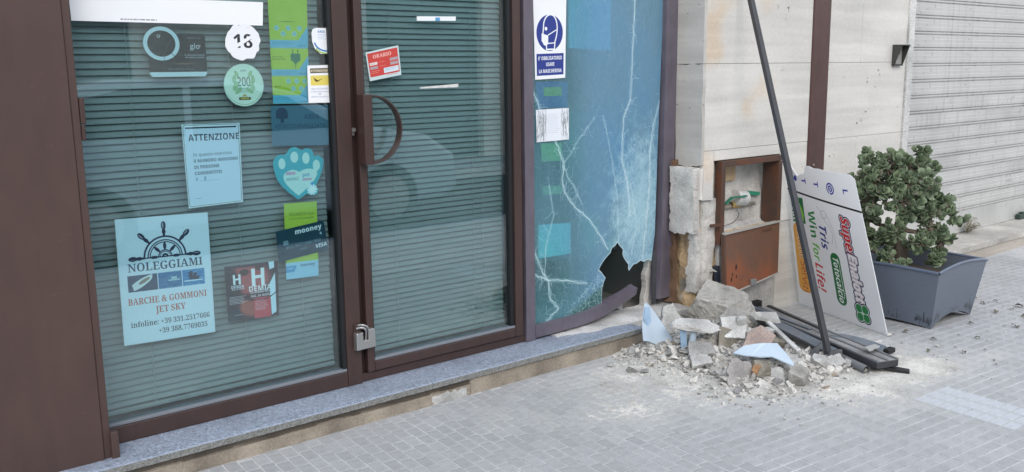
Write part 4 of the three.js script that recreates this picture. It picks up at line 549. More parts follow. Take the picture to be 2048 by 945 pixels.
sticker('face_poster', 'red and black poster with two big white letters H', 'poster', [[1.196, 0.641], [1.398, 0.635], [1.391, 0.431], [1.197, 0.438]], ZI, canvasTex(420, 430, (g, w, h) => {
  g.fillStyle = '#4b3238'; g.fillRect(0, 0, w, h); const e = (x, y, a, b, c) => { const q = g.createRadialGradient(x, y, 1, x, y, a); q.addColorStop(0, c); q.addColorStop(0.7, c); q.addColorStop(1, c.replace(/[\d.]+\)$/, '0)')); g.save(); g.translate(0, y * (1 - b / a)); g.scale(1, b / a); g.fillStyle = q; g.fillRect(0, 0, w * 2, h * a / b * 2); g.restore(); };
  e(190, 110, 190, 150, 'rgba(196,92,90,.9)'); e(200, 330, 120, 90, 'rgba(190,98,84,.9)'); e(40, 190, 90, 200, 'rgba(52,36,44,.9)'); e(150, 60, 44, 30, 'rgba(74,48,40,.95)'); e(270, 30, 40, 30, 'rgba(80,50,44,.9)'); e(210, 260, 100, 34, 'rgba(86,42,48,.9)');
  g.fillStyle = '#2b3540'; g.fillRect(0, 340, 100, 90); g.fillStyle = '#d64c54'; g.fillRect(215, 270, 140, 160); g.fillStyle = '#d9eef6'; g.beginPath(); g.moveTo(346, 0); g.lineTo(390, 0); g.lineTo(390, 50); g.lineTo(352, 60); g.fill(); g.beginPath(); g.moveTo(350, 170); g.lineTo(396, 90); g.lineTo(400, 400); g.lineTo(360, 420); g.fill();
  g.strokeStyle = '#3a2a30'; g.lineWidth = 8; g.beginPath(); g.arc(270, 90, 200, 0.6, 2.5); g.stroke();
  text(g, 'H', 258, 110, 190, '#f3f7f8'); text(g, 'H', 90, 110, 110, '#eef2f4'); text(g, 'DEMIA', 270, 196, 58, '#f3f7f8'); text(g, 'DEMIA', 92, 164, 32, '#e2e6ea'); text(g, 'LA NUOVA VITA', 272, 226, 22, '#e8eaee'); text(g, 'DAL 24 NOTO', 274, 254, 26, '#efe0e2'); text(g, 'DAL 24 NOTO', 96, 184, 16, '#e0dcdf'); greek(g, 22, 240, 150, 6, 7, '#d8d2d2', 6); greek(g, 226, 290, 110, 8, 7, '#e8c6c6', 7); greek(g, 60, 384, 90, 1, 7, '#c9c3c3', 8);
}));
sticker('boat_rental_poster', 'large pale poster with ship wheel headed NOLEGGIAMI', 'poster', [[0.842, 0.851], [1.151, 0.842], [1.148, 0.412], [0.837, 0.422]], ZI, canvasTex(640, 890, (g, w, h) => {
  g.fillStyle = '#dfe9f0'; g.fillRect(0, 0, w, h); const C = '#3a3650', cx = 320, cy = 288; g.save(); g.beginPath(); g.rect(0, 0, w, cy); g.clip();
  for (const [r, l] of [[143, 12], [118, 8], [104, 7], [46, 8], [36, 5], [16, 14]]) { g.strokeStyle = C; g.lineWidth = l; g.beginPath(); g.arc(cx, cy, r, Math.PI, 2 * Math.PI); g.stroke(); } g.restore();
  for (let i = 0; i <= 4; i++) { const a = Math.PI + (i * Math.PI) / 4; g.save(); g.translate(cx, cy); g.rotate(a); g.fillStyle = C; g.fillRect(46, -5, 60, 10); g.beginPath(); g.ellipse(76, 0, 26, 11, 0, 0, 7); g.fill(); g.beginPath(); g.ellipse(178, 0, 22, 13, 0, 0, 7); g.fill(); g.beginPath(); g.ellipse(220, 0, 30, 17, 0, 0, 7); g.fill(); g.fillRect(143, -8, 80, 16); g.strokeStyle = '#dfe9f0'; g.lineWidth = 4; g.beginPath(); g.moveTo(205, -4); g.lineTo(238, -4); g.stroke(); g.restore(); }
  g.fillStyle = C; g.fillRect(70, cy - 4, 500, 9); text(g, 'NOLEGGIAMI', 320, 348, 80, '#3e4058', { font: 'serif', sx: 0.94 });
  const wave = (x, y, ww, hh, c1, c2, s) => { g.save(); g.beginPath(); g.rect(x, y, ww, hh); g.clip(); g.fillStyle = c1; g.fillRect(x, y, ww, hh); const r = rngOf(s); for (let i = 0; i < 60; i++) { g.fillStyle = c2; g.globalAlpha = 0.2 + 0.3 * r(); g.fillRect(x + r() * ww, y + r() * hh, 14 + 40 * r(), 2 + 3 * r()); } g.globalAlpha = 1; };
  wave(54, 402, 200, 116, '#27405c', '#4a7290', 1); g.fillStyle = '#dfe6e4'; g.beginPath(); g.moveTo(80, 470); g.quadraticCurveTo(140, 420, 220, 404); g.quadraticCurveTo(230, 430, 196, 456); g.quadraticCurveTo(140, 500, 92, 510); g.fill(); g.fillStyle = '#8d7f6c'; g.beginPath(); g.ellipse(165, 446, 44, 12, -0.5, 0, 7); g.fill(); g.restore();
  wave(260, 402, 164, 116, '#2c6e9e', '#8fc0d6', 2); g.fillStyle = '#b9d4d6'; g.fillRect(330, 458, 80, 10); g.fillRect(350, 440, 40, 16); g.restore(); wave(430, 402, 158, 116, '#2f83b8', '#cfe6ee', 3); g.fillStyle = '#27324a'; g.beginPath(); g.moveTo(470, 440); g.lineTo(556, 456); g.lineTo(540, 480); g.lineTo(480, 474); g.fill(); g.beginPath(); g.arc(490, 430, 16, 0, 7); g.arc(520, 440, 14, 0, 7); g.fill(); g.fillStyle = '#dcecf0'; g.fillRect(440, 480, 130, 8); g.restore();
  text(g, 'BARCHE & GOMMONI', 320, 588, 64, '#c0583c', { font: 'serif', sx: 0.78 }); text(g, 'JET SKY', 334, 662, 64, '#c0583c', { font: 'serif', sx: 0.82 }); text(g, 'infoline: +39 331.2517666', 330, 752, 52, '#4a4650', { font: 'serif', sx: 0.86 }); text(g, '+39 388.7769035', 412, 818, 52, '#4a4650', { font: 'serif', sx: 0.86 });
}), { curl: 0.002 });
sticker('hours_card', 'tilted red ORARIO opening hours card on the glass door', 'notice', [[1.797, 1.388], [1.944, 1.416], [1.954, 1.303], [1.812, 1.28]], ZO, canvasTex(360, 300, (g) => { g.fillStyle = '#c6dadc'; g.fillRect(0, 0, 360, 300); g.fillStyle = '#c8433c'; g.fillRect(14, 18, 332, 246); text(g, 'ORARIO', 172, 62, 50, '#eec6bc', { font: 'serif' }); g.fillStyle = '#e3d8d6'; for (const [x, y, w, h] of [[26, 118, 84, 28], [26, 160, 84, 28], [250, 108, 90, 28], [250, 150, 90, 28]]) { g.fillRect(x, y, w, h); greek(g, x + 10, y + 10, w - 24, 1, 11, '#a9a0a4', x + y); } g.fillStyle = '#cfdfe8'; g.fillRect(170, 196, 168, 52); greek(g, 182, 204, 140, 2, 10, '#9ab0c8', 5); greek(g, 130, 124, 70, 1, 10, '#e08a80'); greek(g, 130, 166, 70, 1, 10, '#e08a80', 2); greek(g, 26, 206, 110, 2, 12, '#df8a82', 3); greek(g, 200, 272, 130, 1, 9, '#c0706c', 3); }));
sticker('torn_paper_strip', 'torn white paper strip stuck across the middle of the door glass', 'paper', [[2.039, 1.2525], [2.227, 1.263], [2.226, 1.249], [2.038, 1.247]], ZO, null, { m: M.white });
sticker('paper_label', 'white paper label at the top of the door glass', 'paper', [[2.034, 1.528], [2.222, 1.532], [2.221, 1.515], [2.034, 1.511]], ZO, canvasTex(256, 24, (g) => { g.fillStyle = '#eef1f3'; g.fillRect(0, 0, 256, 24); g.fillStyle = '#5a9ccc'; g.fillRect(120, 6, 30, 18); }));
sticker('mask_sign', 'white and blue sign ordering mask use on the shattered window', 'sign', [[2.632, 1.64], [2.826, 1.644], [2.818, 1.278], [2.641, 1.272]], ZO, canvasTex(512, 960, (g, w) => {
  g.fillStyle = '#f3f5f8'; g.fillRect(0, 0, w, 960); const B = '#2c3d8c', Y = (y) => ((1.642 - y) / 0.369) * 960; g.fillStyle = B; g.beginPath(); g.ellipse(250, Y(1.474), 212, 205, 0, 0, 7); g.fill();
  g.fillStyle = B; g.strokeStyle = '#f3f5f8'; g.lineWidth = 17; g.lineJoin = 'round'; g.beginPath(); g.moveTo(196, Y(1.402)); g.lineTo(196, Y(1.42)); g.lineTo(156, Y(1.425)); g.lineTo(136, Y(1.455)); g.lineTo(152, Y(1.5)); g.bezierCurveTo(150, Y(1.56), 350, Y(1.58), 370, Y(1.5)); g.bezierCurveTo(372, Y(1.465), 350, Y(1.45), 334, Y(1.435)); g.lineTo(326, Y(1.402)); g.closePath(); g.stroke();
  g.fillStyle = '#f3f5f8'; g.beginPath(); g.moveTo(120, Y(1.472)); g.lineTo(226, Y(1.462)); g.lineTo(222, Y(1.424)); g.lineTo(160, Y(1.42)); g.lineTo(118, Y(1.44)); g.fill(); g.beginPath(); g.arc(190, Y(1.492), 21, 0, 7); g.fill(); g.lineWidth = 12; g.beginPath(); g.moveTo(222, Y(1.464)); g.lineTo(362, Y(1.487)); g.stroke(); g.beginPath(); g.moveTo(210, Y(1.428)); g.lineTo(340, Y(1.43)); g.stroke();
  g.fillStyle = B; g.fillRect(30, Y(1.384), 450, Y(1.289) - Y(1.384)); text(g, "E' OBBLIGATORIO", 255, Y(1.364), 58, '#f3f5f8', { sx: 0.8 }); text(g, 'USARE', 255, Y(1.337), 58, '#f3f5f8', { sx: 0.8 }); text(g, 'LA MASCHERINA', 255, Y(1.308), 58, '#f3f5f8', { sx: 0.84 });
}), { rough: 0.4 });
sticker('taped_paper', 'crumpled white paper with silvery tape sides on shattered window', 'paper', [[2.643, 1.141], [2.839, 1.143], [2.839, 1.0], [2.645, 0.998]], ZO, canvasTex(320, 240, (g) => { g.fillStyle = '#dfe4ec'; g.fillRect(0, 0, 320, 240); const r = rngOf(8); for (let i = 0; i < 420; i++) { const lft = r() < 0.6, x = lft ? r() * 96 : 246 + r() * 74; g.strokeStyle = r() < 0.5 ? 'rgba(90,94,104,.45)' : 'rgba(245,248,252,.6)'; g.lineWidth = 1 + 4 * r(); g.beginPath(); g.moveTo(x, r() * 240); g.lineTo(x + (r() - 0.5) * 40, r() * 240 * 0.2 + g.lineWidth * 40 * r()); g.stroke(); } g.fillStyle = '#e8edf4'; g.fillRect(100, 0, 144, 240); greek(g, 112, 40, 120, 11, 9, '#ccd4e0', 9); }), { curl: 0.002 });
const seenThrough = 'stickers showing blurred through the shattered panel';
sticker('inner_sticker', 'blurred deep blue sticker with yellow bar behind shattered glass', 'sticker', [[2.652, 1.262], [2.84, 1.262], [2.838, 1.146], [2.655, 1.146]], ZI, canvasTex(128, 96, (g) => { g.fillStyle = '#1e5fa0'; g.fillRect(0, 0, 128, 96); g.fillStyle = '#c0c23c'; g.fillRect(30, 20, 74, 32); }));
sticker('inner_sticker', 'yellow green square sticker below the taped paper behind shattered glass', 'sticker', [[2.677, 0.991], [2.803, 0.986], [2.803, 0.905], [2.682, 0.91]], ZI, null, { m: mat([0.6, 0.6, 0.2], 0.6) });
sticker('inner_sticker', 'narrow yellow green strip sticker lower behind shattered glass', 'sticker', [[2.687, 0.798], [2.806, 0.79], [2.804, 0.75], [2.687, 0.758]], ZI, null, { m: mat([0.55, 0.55, 0.25], 0.6) });
sticker('inner_sheet', 'pale cyan square sheet behind the lower left of shattered glass', 'paper', [[2.66, 0.623], [2.858, 0.612], [2.858, 0.464], [2.658, 0.468]], ZI, null, { m: mat([0.48, 0.85, 0.78], 0.6) });
sticker('inner_sheet', 'pale cyan sheet behind shattered glass beside the mask sign', 'paper', [[2.846, 1.7], [3.113, 1.7], [3.112, 1.4], [2.845, 1.41]], ZI, null, { m: mat([0.32, 0.6, 0.58], 0.6) });

// ---------------------------------------------------------------- padlock
{
  const t = thing('padlock', 'chunky steel padlock locking the door at the bottom', 'padlock');
  const s = new THREE.Shape(); s.moveTo(-0.036, -0.03); s.lineTo(0.042, -0.028); s.lineTo(0.042, 0.036); s.absarc(0.036, 0.036, 0.006, 0, 1.57); s.lineTo(0.017, 0.042); s.lineTo(0.017, 0.0); s.lineTo(-0.012, 0.0); s.lineTo(-0.012, 0.034); s.lineTo(-0.03, 0.034); s.absarc(-0.03, 0.028, 0.006, 1.57, 3.14); s.closePath();
  const g = fin(new THREE.ExtrudeGeometry(s, { depth: 0.022, bevelEnabled: true, bevelSize: 0.003, bevelThickness: 0.003, bevelSegments: 3, curveSegments: 6 })); g.translate(1.717, 0.278, 0.008); mesh('body', g, M.lockSteel, t);
  mesh('shackle', tube([V(1.69, 0.33, 0.012), V(1.705, 0.333, 0.026), V(1.719, 0.325, 0.03), V(1.724, 0.305, 0.024), V(1.724, 0.282, 0.02)], 0.005, 20, 8), mat([0.4, 0.4, 0.4], 0.3, { metalness: 0.8 }), t);
  mesh('shackle', tube([V(1.7, 0.339, 0.004), V(1.715, 0.34, 0.018), V(1.731, 0.33, 0.024), V(1.7345, 0.31, 0.02), V(1.7345, 0.282, 0.016)], 0.005, 20, 8), mat([0.4, 0.4, 0.4], 0.3, { metalness: 0.8 }), t);
  mesh('hasp', bx(1.683, 1.71, 0.312, 0.345, 0.001, 0.008, 0.002), M.brown, t);
}

// ---------------------------------------------------------------- fallen sign board
{
  const t = thing('fallen_sign', 'broken white lottery sign board standing against wall and planter', 'sign');
  const TL = V(4.2, 0.812, 0.195), TR = V(4.19, 0.796, 0.6), BR = V(4.172, 0.002, 0.845), BL = V(4.392, 0.004, 0.195), q = quad(TL, TR, BR, BL);
  const bite = (u) => 0.012 + 0.006 * n3(u * 9, 1, 1) + 0.058 * sm(0.08, 0.16, u) * sm(0.34, 0.3, u) * (0.8 + 0.35 * n3(u * 14, 2, 2)) + 0.014 * sm(0.16, 0.2, u) * sm(0.26, 0.22, u) - 0.008 * sm(0.3, 0.36, u) * sm(0.46, 0.38, u) + 0.012 * sm(0.5, 1, u) + 0.02 * sm(0.95, 1, u);
  const tex = canvasTex(1280, 1024, (g, w, h) => { // drawn as the sign read before it fell: along the fallen sign's height
    g.fillStyle = '#e9eaec'; g.fillRect(0, 0, w, h); const X = (v) => v * w, Y = (u) => (1 - u) * h;
    const ltr = (s, v, u, z = 92) => text(g, s, X(v), Y(u), z, '#2c2f92'); ltr('L', 0.135, 0.85); ltr('T', 0.115, 0.46); ltr('T', 0.105, 0.28);
    g.strokeStyle = '#2c2f92'; g.lineWidth = 13; for (const r of [44, 22]) { g.beginPath(); g.ellipse(X(0.13), Y(0.655), r * 0.95, r, 0, 0.5, 6.6); g.stroke(); } g.fillStyle = '#2c2f92'; g.beginPath(); g.arc(X(0.13), Y(0.655), 9, 0, 7); g.fill(); g.beginPath(); g.arc(X(0.096), Y(0.15), 24, 0, 7); g.fill();
    text(g, 'RICEVITORIA', X(0.12), Y(0.03), 50, '#26262a', { sx: 0.8 });
    g.strokeStyle = '#111216'; g.lineWidth = 16; g.beginPath(); g.moveTo(X(0.178), h); g.lineTo(X(0.252), 0); g.stroke();
    const sup = (s, x, y, z, f, st) => { text(g, s, x, y, z, f, { style: 'italic', stroke: '#1c2350', sw: 40, align: 'left', sx: 0.86 }); text(g, s, x, y, z, f, { style: 'italic', stroke: '#e9eaec', sw: 16, align: 'left', sx: 0.86 }); text(g, s, x, y, z, f, { style: 'italic', stroke: st, sw: 5, align: 'left', sx: 0.86 }); };
    sup('Super', X(0.295), Y(0.765), 138, '#c8232c', '#8c1820'); sup('Enalotto', X(0.53), Y(0.775), 132, '#eceff2', '#b4303a');
    g.fillStyle = '#152036'; const cl = (k, c) => { g.fillStyle = c; for (const [a, b] of [[-1, -1], [1, -1], [-1, 1], [1, 1]]) { g.beginPath(); g.arc(X(0.91) + a * 34, Y(0.775) + b * 34, 38 * k + 6, 0, 7); g.fill(); } }; cl(1.18, '#152036'); cl(0.92, '#e2e8e4'); cl(0.78, '#0f7a3c'); g.strokeStyle = '#cfe2d4'; g.lineWidth = 5; g.beginPath(); g.moveTo(X(0.91) - 50, Y(0.775)); g.lineTo(X(0.91) + 50, Y(0.775)); g.moveTo(X(0.91), Y(0.775) - 50); g.lineTo(X(0.91), Y(0.775) + 50); g.stroke();
    g.strokeStyle = '#a9abb4'; g.lineWidth = 5; g.beginPath(); g.moveTo(X(0.26), Y(0.42)); g.bezierCurveTo(X(0.3), Y(0.5), X(0.34), Y(0.48), X(0.36), Y(0.52)); g.bezierCurveTo(X(0.4), Y(0.6), X(0.46), Y(0.58), X(0.5), Y(0.55)); g.stroke(); g.beginPath(); g.moveTo(X(0.3), Y(0.53)); g.quadraticCurveTo(X(0.38), Y(0.62), X(0.52), Y(0.6)); g.stroke(); g.beginPath(); g.arc(X(0.31), Y(0.5), 34, 0, 7); g.stroke();
    text(g, 'Tris', X(0.455), Y(0.455), 134, '#222f80', { style: 'italic', sx: 0.9 });
    g.fillStyle = '#0f6b38'; rr(g, X(0.555), Y(0.615), X(0.345), 118, 56); g.fill(); text(g, 'Totocalcio', X(0.73), Y(0.558), 88, '#eef2ee', { style: 'italic', sx: 0.9 }); g.fillStyle = '#eef2ee'; g.fillRect(X(0.6), Y(0.6), X(0.24), 5);
    text(g, 'Win', X(0.3), Y(0.325), 132, '#16823c', { align: 'left', sx: 0.98 }); text(g, 'for', X(0.51), Y(0.325), 120, '#62b83c', { align: 'left', style: 'italic', sx: 0.9 }); text(g, 'Life!', X(0.645), Y(0.33), 138, '#c8222c', { align: 'left', style: 'italic', sx: 0.86 }); text(g, '★', X(0.425), Y(0.405), 40, '#c8222c');
    g.fillStyle = '#0d6a3c'; g.fillRect(X(0.225), Y(0.225), X(0.175), 190); g.fillStyle = '#84c440'; g.beginPath(); g.moveTo(X(0.24), Y(0.13)); g.quadraticCurveTo(X(0.3), Y(0.24), X(0.385), Y(0.2)); g.quadraticCurveTo(X(0.34), Y(0.13), X(0.24), Y(0.13)); g.fill(); text(g, 'sisal', X(0.312), Y(0.075), 92, '#f0f4f0');
    g.fillStyle = '#e0a040'; rr(g, X(0.405), Y(0.2), X(0.49), 176, 60); g.fill(); text(g, 'Centro', X(0.43), Y(0.115), 104, '#9c2a20', { style: 'italic', weight: 'normal', align: 'left', sx: 0.9, stroke: '#f2dcb0', sw: 12 }); text(g, 'Servizi', X(0.67), Y(0.12), 112, '#a8441c', { style: 'italic', weight: 'normal', align: 'left', sx: 0.9 });
  });
  const g = surfUV(90, 60, (u, v) => { const vv = v * (1 - bite(u)), p = q(u, vv); p.x -= 0.02 * Math.sin(u * Math.PI) * vv; return p; }, 0.005); { const p = g.attributes.uv, pos = g.attributes.position; for (let i = 0; i < p.count; i++) { const u = p.getX(i), v = p.getY(i); p.setXY(i, 1 - v * (1 - bite(u)), u); } }
  mesh('sign_board', g, phys([0.92, 0.93, 0.94], 0.32, { map: tex }), t);
}

// ---------------------------------------------------------------- leaning pole and fallen profiles
tag(mesh('leaning_pole', [bar(V(3.596, 0.03, 0.885), V(3.796, 1.93, 0.155), 0.025, 0.025, 0.002)], M.steelDark), 'long dark grey metal bar leaning from rubble up to the wall', 'pole');
{
  const t = thing('profile_bundle', 'long ribbed dark grey aluminium profile lying beside the fallen sign', 'metal profile');
  const A = V(3.955, 0.05, 0.24), B = V(3.645, 0.042, 1.14), d = B.clone().sub(A).normalize(), s = V(0, 1, 0).cross(d).normalize();
  mesh('channel', bar(A, B, 0.115, 0.03, 0.002), M.steelDark, t);
  for (const k of [-0.052, 0, 0.052]) mesh('rib', bar(A.clone().addScaledVector(s, k).add(V(0, 0.017, 0)), B.clone().addScaledVector(s, k).add(V(0, 0.017, 0)), 0.012, 0.008, 0.001), M.steelGrey, t);
  mesh('top_flange', bar(A.clone().addScaledVector(s, -0.026).add(V(0, 0.0155, 0)), B.clone().addScaledVector(s, -0.026).add(V(0, 0.0155, 0)), 0.036, 0.003, 0), M.steelDusty, t);
  mesh('top_flange', bar(A.clone().addScaledVector(s, 0.026).add(V(0, 0.0155, 0)), B.clone().addScaledVector(s, 0.026).add(V(0, 0.0155, 0)), 0.036, 0.003, 0), M.steelDusty, t);
  mesh('end_cap', [0, 1, 2, 3, 4].map((i) => bx(3.9 + i * 0.022, 3.918 + i * 0.022, 0.052, 0.092, 0.19, 0.225, 0.003)), M.black, t);
  const r1 = [V(3.86, 0.05, 0.24), V(3.575, 0.018, 1.085)];
  tag(mesh('round_tube', tube([r1[0], r1[0].clone().lerp(r1[1], 0.5), r1[1]], 0.018, 10, 14), M.steelGrey), 'grey round tube lying along the front of the profile', 'tube');
  tag(mesh('flat_strip', bar(V(3.83, 0.065, 0.34), V(3.62, 0.05, 0.88), 0.07, 0.006, 0.001), M.steelBlue), 'flat blue grey metal strip under the leaning pole', 'metal strip');
  tag(mesh('thin_strip', bar(V(4.0, 0.075, 0.27), V(3.83, 0.07, 0.71), 0.02, 0.004, 0.001), M.steelDark), 'thin dark strip lying loose along the right of the profile', 'metal strip');
  tag(mesh('thin_strip', bar(V(3.925, 0.074, 0.2), V(3.795, 0.07, 0.66), 0.026, 0.005, 0.001), M.steelBlue), 'narrow blue grey strip lying loose on top of the profile', 'metal strip');
  const pl = thing('bent_plate', 'wide blue grey metal sheet bent at its end near the sign', 'metal sheet');
  mesh('sheet', surf(20, 6, (u, v) => { const p = quad(V(3.87, 0.05, 0.72), V(3.915, 0.03, 0.985), V(3.82, 0.034, 1.01), V(3.77, 0.065, 0.7))(u, v); p.y += 0.012 * Math.sin(u * 3); return p; }, 0.004), M.steelBlue, pl);
  mesh('sheet_lip', bx(3.88, 3.94, 0.006, 0.028, 0.985, 1.015, 0.003), M.black, pl);
  tag(mesh('profile_offcut', bar(V(3.66, 0.02, 1.09), V(3.72, 0.008, 1.2), 0.045, 0.01, 0.001), M.black), 'short black offcut sticking out at the profile end', 'metal offcut');
  tag(mesh('white_chip', plate(jag([[-0.05, -0.02], [0.05, -0.012], [0.06, 0.02], [-0.02, 0.026]], 0.01, 71, 4), 0, 0.004).rotateX(-Math.PI / 2).translate(3.7, 0.0765, 1.03), M.whitePaint), 'bright white flake lying on the ribbed profile', 'flake');
  tag(mesh('wooden_lath', [bar(V(3.72, 0.1, 0.43), V(3.4, 0.085, 0.86), 0.022, 0.012, 0.002)], M.white), 'thin white lath lying slanted across the rubble', 'lath');
  tag(mesh('plaster_strip', rock(141, 0.16, 0.05, 0.05, 4).rotateY(-0.95).translate(3.66, 0.12, 0.5), M.plaster), 'lumpy white plaster strip at the upper end of the lath', 'plaster');
}

// ---------------------------------------------------------------- rubble
const mound = (x, z) => 0.1 * Math.exp(-(((x - 3.42) / 0.25) ** 2) - ((z - 0.38) / 0.24) ** 2) + 0.05 * Math.exp(-(((x - 3.22) / 0.24) ** 2) - ((z - 0.8) / 0.17) ** 2) + 0.035 * Math.exp(-(((x - 3.05) / 0.12) ** 2) - ((z - 0.3) / 0.12) ** 2) + 0.035 * Math.exp(-(((x - 3.5) / 0.16) ** 2) - ((z - 0.85) / 0.14) ** 2) + 0.06 * Math.exp(-(((x - 3.5) / 0.2) ** 2) - ((z - 0.05) / 0.1) ** 2);
{
  const H2 = (x, z) => mound(x, z) * (1 + 1.1 * fbm(x * 9, 2, z * 9, 4)) + 0.018 * fbm(x * 26, 4, z * 26, 3) * sm(0.004, 0.03, mound(x, z)) - 0.006;
  const g = grid(150, 170, (u, v) => { const x = lerp(2.75, 4.0, u), z = lerp(1.3, 0.0, v); return V(x, z < 0.1 && x < 3.0 ? -0.02 : H2(x, z), z); }, (p) => [p.x, p.z]);
  const o = mesh('rubble', g, mat([0.72, 0.7, 0.66], 1, { map: rep(T.grain, 4), bumpMap: rep(T.coarse, 9), bumpScale: 0.006 })); o.userData = { kind: 'stuff', label: 'heap of crushed grey rubble at the foot of the pier' };
  const r = rngOf(505), gs = [0, 1, 2, 3, 4, 5].map((i) => rock(600 + i, 1, 0.34 + 0.14 * (i % 3), 0.72 + 0.1 * (i % 2), 3, 0.06, 10)), lists = gs.map(() => []);
  let n = 0, tries = 0;
  while (n < 6500 && tries++ < 140000) {
    const x = lerp(2.8, 4.1, r()), z = lerp(0.02, 1.25, r()), h = mound(x, z) + 0.022 * Math.exp(-(((x - 3.08) / 0.22) ** 2) - ((z - 0.45) / 0.22) ** 2) + 0.016 * Math.exp(-(((x - 3.3) / 0.4) ** 2) - ((z - 0.9) / 0.22) ** 2); if (z < 0.19 && x < 2.99) continue; if (r() > Math.min(1, h * 14) + 0.012) continue;
    const s = n < 330 ? 0.028 + 0.034 * r() : 0.006 + 0.036 * Math.pow(r(), 3) * Math.min(1, 0.35 + h * 12); if (n < 330 && r() > h * 26) continue;
    lists[Math.floor(r() * 6)].push([x, Math.max(0.001, H2(x, z)) + s * 0.12, z, s, r(), r(), r()]); n++;
  }
  lists.forEach((L, k) => {
    const im = new THREE.InstancedMesh(gs[k], mat([1, 1, 1], 1, { map: rep(T.grain, 2) }), L.length), e = new THREE.Object3D();
    L.forEach(([x, y, z, s, a, b, c], i) => { e.position.set(x, y, z); e.rotation.set((a - 0.5) * 1.6, b * 6.3, (c - 0.5) * 1.6); e.scale.setScalar(s); e.updateMatrix(); im.setMatrixAt(i, e.matrix); const t = 0.58 + 0.28 * a; im.setColorAt(i, b < 0.03 ? lin(0.5, 0.4, 0.31) : b < 0.22 ? lin(0.33, 0.325, 0.32) : lin(t, t * 0.97, t * 0.91)); });
    im.name = numbered('rubble_stones'); im.userData = { kind: 'stuff', label: 'small broken stones and plaster crumbs in the rubble' }; im.castShadow = im.receiveShadow = true; scene.add(im);
  });
  const place = (name, label, cat, g, m, [x, y, z], [a, b, c] = [0, 0, 0]) => { const o = tag(mesh(name, g, m), label, cat); o.position.set(x, y, z); o.rotation.set(a, b, c, 'YXZ'); return o; };
  const slab = (pts, th, seed, amp = 0.008, n = 6) => plate(jag(pts, amp, seed, n), -th / 2, th / 2, Math.min(0.002, th * 0.3));
  place('masonry_chunk', 'biggest grey masonry chunk resting against the pier foot', 'rubble chunk', rock(45, 0.36, 0.25, 0.28, 6, 0.1, 26), M.concrete, [3.6, 0.13, 0.265], [0.1, -0.6, -0.25]);
  place('plaster_slab', 'long flat grey plaster slab lying across the heap', 'rubble slab', rock(61, 0.27, 0.055, 0.11, 6, 0.12, 24), M.plaster, [3.215, 0.145, 0.43], [0.1, -0.75, -0.1]);
  place('plaster_slab', 'pale slab leaning upright between blue shard and grey slab', 'rubble slab', slab([[-0.06, -0.11], [0.05, -0.11], [0.055, 0.02], [0.03, 0.11], [-0.02, 0.1], [-0.05, 0.0]], 0.03, 22), M.plaster, [3.27, 0.09, 0.235], [-0.35, -0.6, 0.12]);
  place('plastic_pipe_piece', 'short pale blue plastic piece standing under the grey slab', 'plastic piece', fin(new THREE.CylinderGeometry(0.016, 0.016, 0.08, 14)), M.plexi, [3.2, 0.085, 0.43], [0.1, 0, -0.05]);
  place('plastic_channel_piece', 'flat blue plastic channel piece beside the short pale piece', 'plastic piece', bx(-0.015, 0.015, -0.045, 0.045, -0.006, 0.006, 0.003), M.plexiBlue, [3.165, 0.085, 0.405], [0.1, -0.6, 0.1]);
  place('masonry_chunk', 'brownish chunk with rough face between grey slab and pink slab', 'rubble chunk', rock(43, 0.12, 0.15, 0.1, 5, 0.06), M.brownStone, [3.33, 0.075, 0.53], [0.2, -0.5, 0.25]);
  place('plaster_chunk', 'white plaster chunk topping the brownish one', 'rubble chunk', slab([[-0.06, -0.04], [0.03, -0.065], [0.06, 0.0], [0.03, 0.05], [-0.05, 0.06]], 0.03, 23, 0.004), M.white, [3.37, 0.125, 0.53], [-0.7, -0.7, 0.2]);
  place('plaster_chunk', 'small rounded white plaster piece beside the big chunk', 'rubble chunk', rock(44, 0.06, 0.07, 0.035, 4, 0.04), M.white, [3.4, 0.155, 0.55], [0.2, -0.7, 0.3]);
  place('pink_slab', 'flat pinkish plaster slab tilted in the middle of heap', 'rubble slab', slab([[-0.09, -0.06], [0.03, -0.055], [0.09, 0.02], [0.03, 0.075], [-0.035, 0.04]], 0.022, 24, 0.006), M.pink, [3.335, 0.105, 0.685], [-0.75, -0.6, 0.0]);
  // two broken pieces of pale blue acrylic
  const bent = (pts, seed, fold) => { const g = plate(jag(pts, 0.004, seed, 7), -0.002, 0.002); return g; };
  const shA = thing('blue_shard', 'upright pale blue plastic shard leaning on the granite step', 'plastic shard');
  mesh('shard_sheet', surf(24, 40, (u, v) => { const k = 1 - Math.pow(v, 1.6), a = quad(V(3.088, 0.235, 0.235), V(3.1, 0.235, 0.238), V(3.205, 0.035, 0.3), V(3.03, 0.075, 0.27))(u, v); a.y -= 0.045 * Math.sin(Math.PI * Math.min(1, u * 1.15)) * (1 - v) * (u - 0.15) - 0.006 * n3(u * 5, 3, v); a.z += 0.03 * Math.abs(u - 0.45) * (1 - v); a.x += 0.012 * Math.sin(v * 3.1) * (u < 0.5 ? -1 : 0.6); return a; }, 0.004), M.plexi, shA);
  mesh('inner_layer', surf(10, 14, (u, v) => quad(V(3.078, 0.222, 0.243), V(3.104, 0.216, 0.246), V(3.098, 0.155, 0.262), V(3.05, 0.166, 0.262))(u, v).add(V(0, v < 0.2 ? -0.03 * (1 - Math.abs(u - 0.55) * 2) : 0, 0.002)), 0.002), M.plexiBlue, shA);
  const shB = thing('blue_shard', 'wide pale blue plastic shard lying at front of the heap', 'plastic shard');
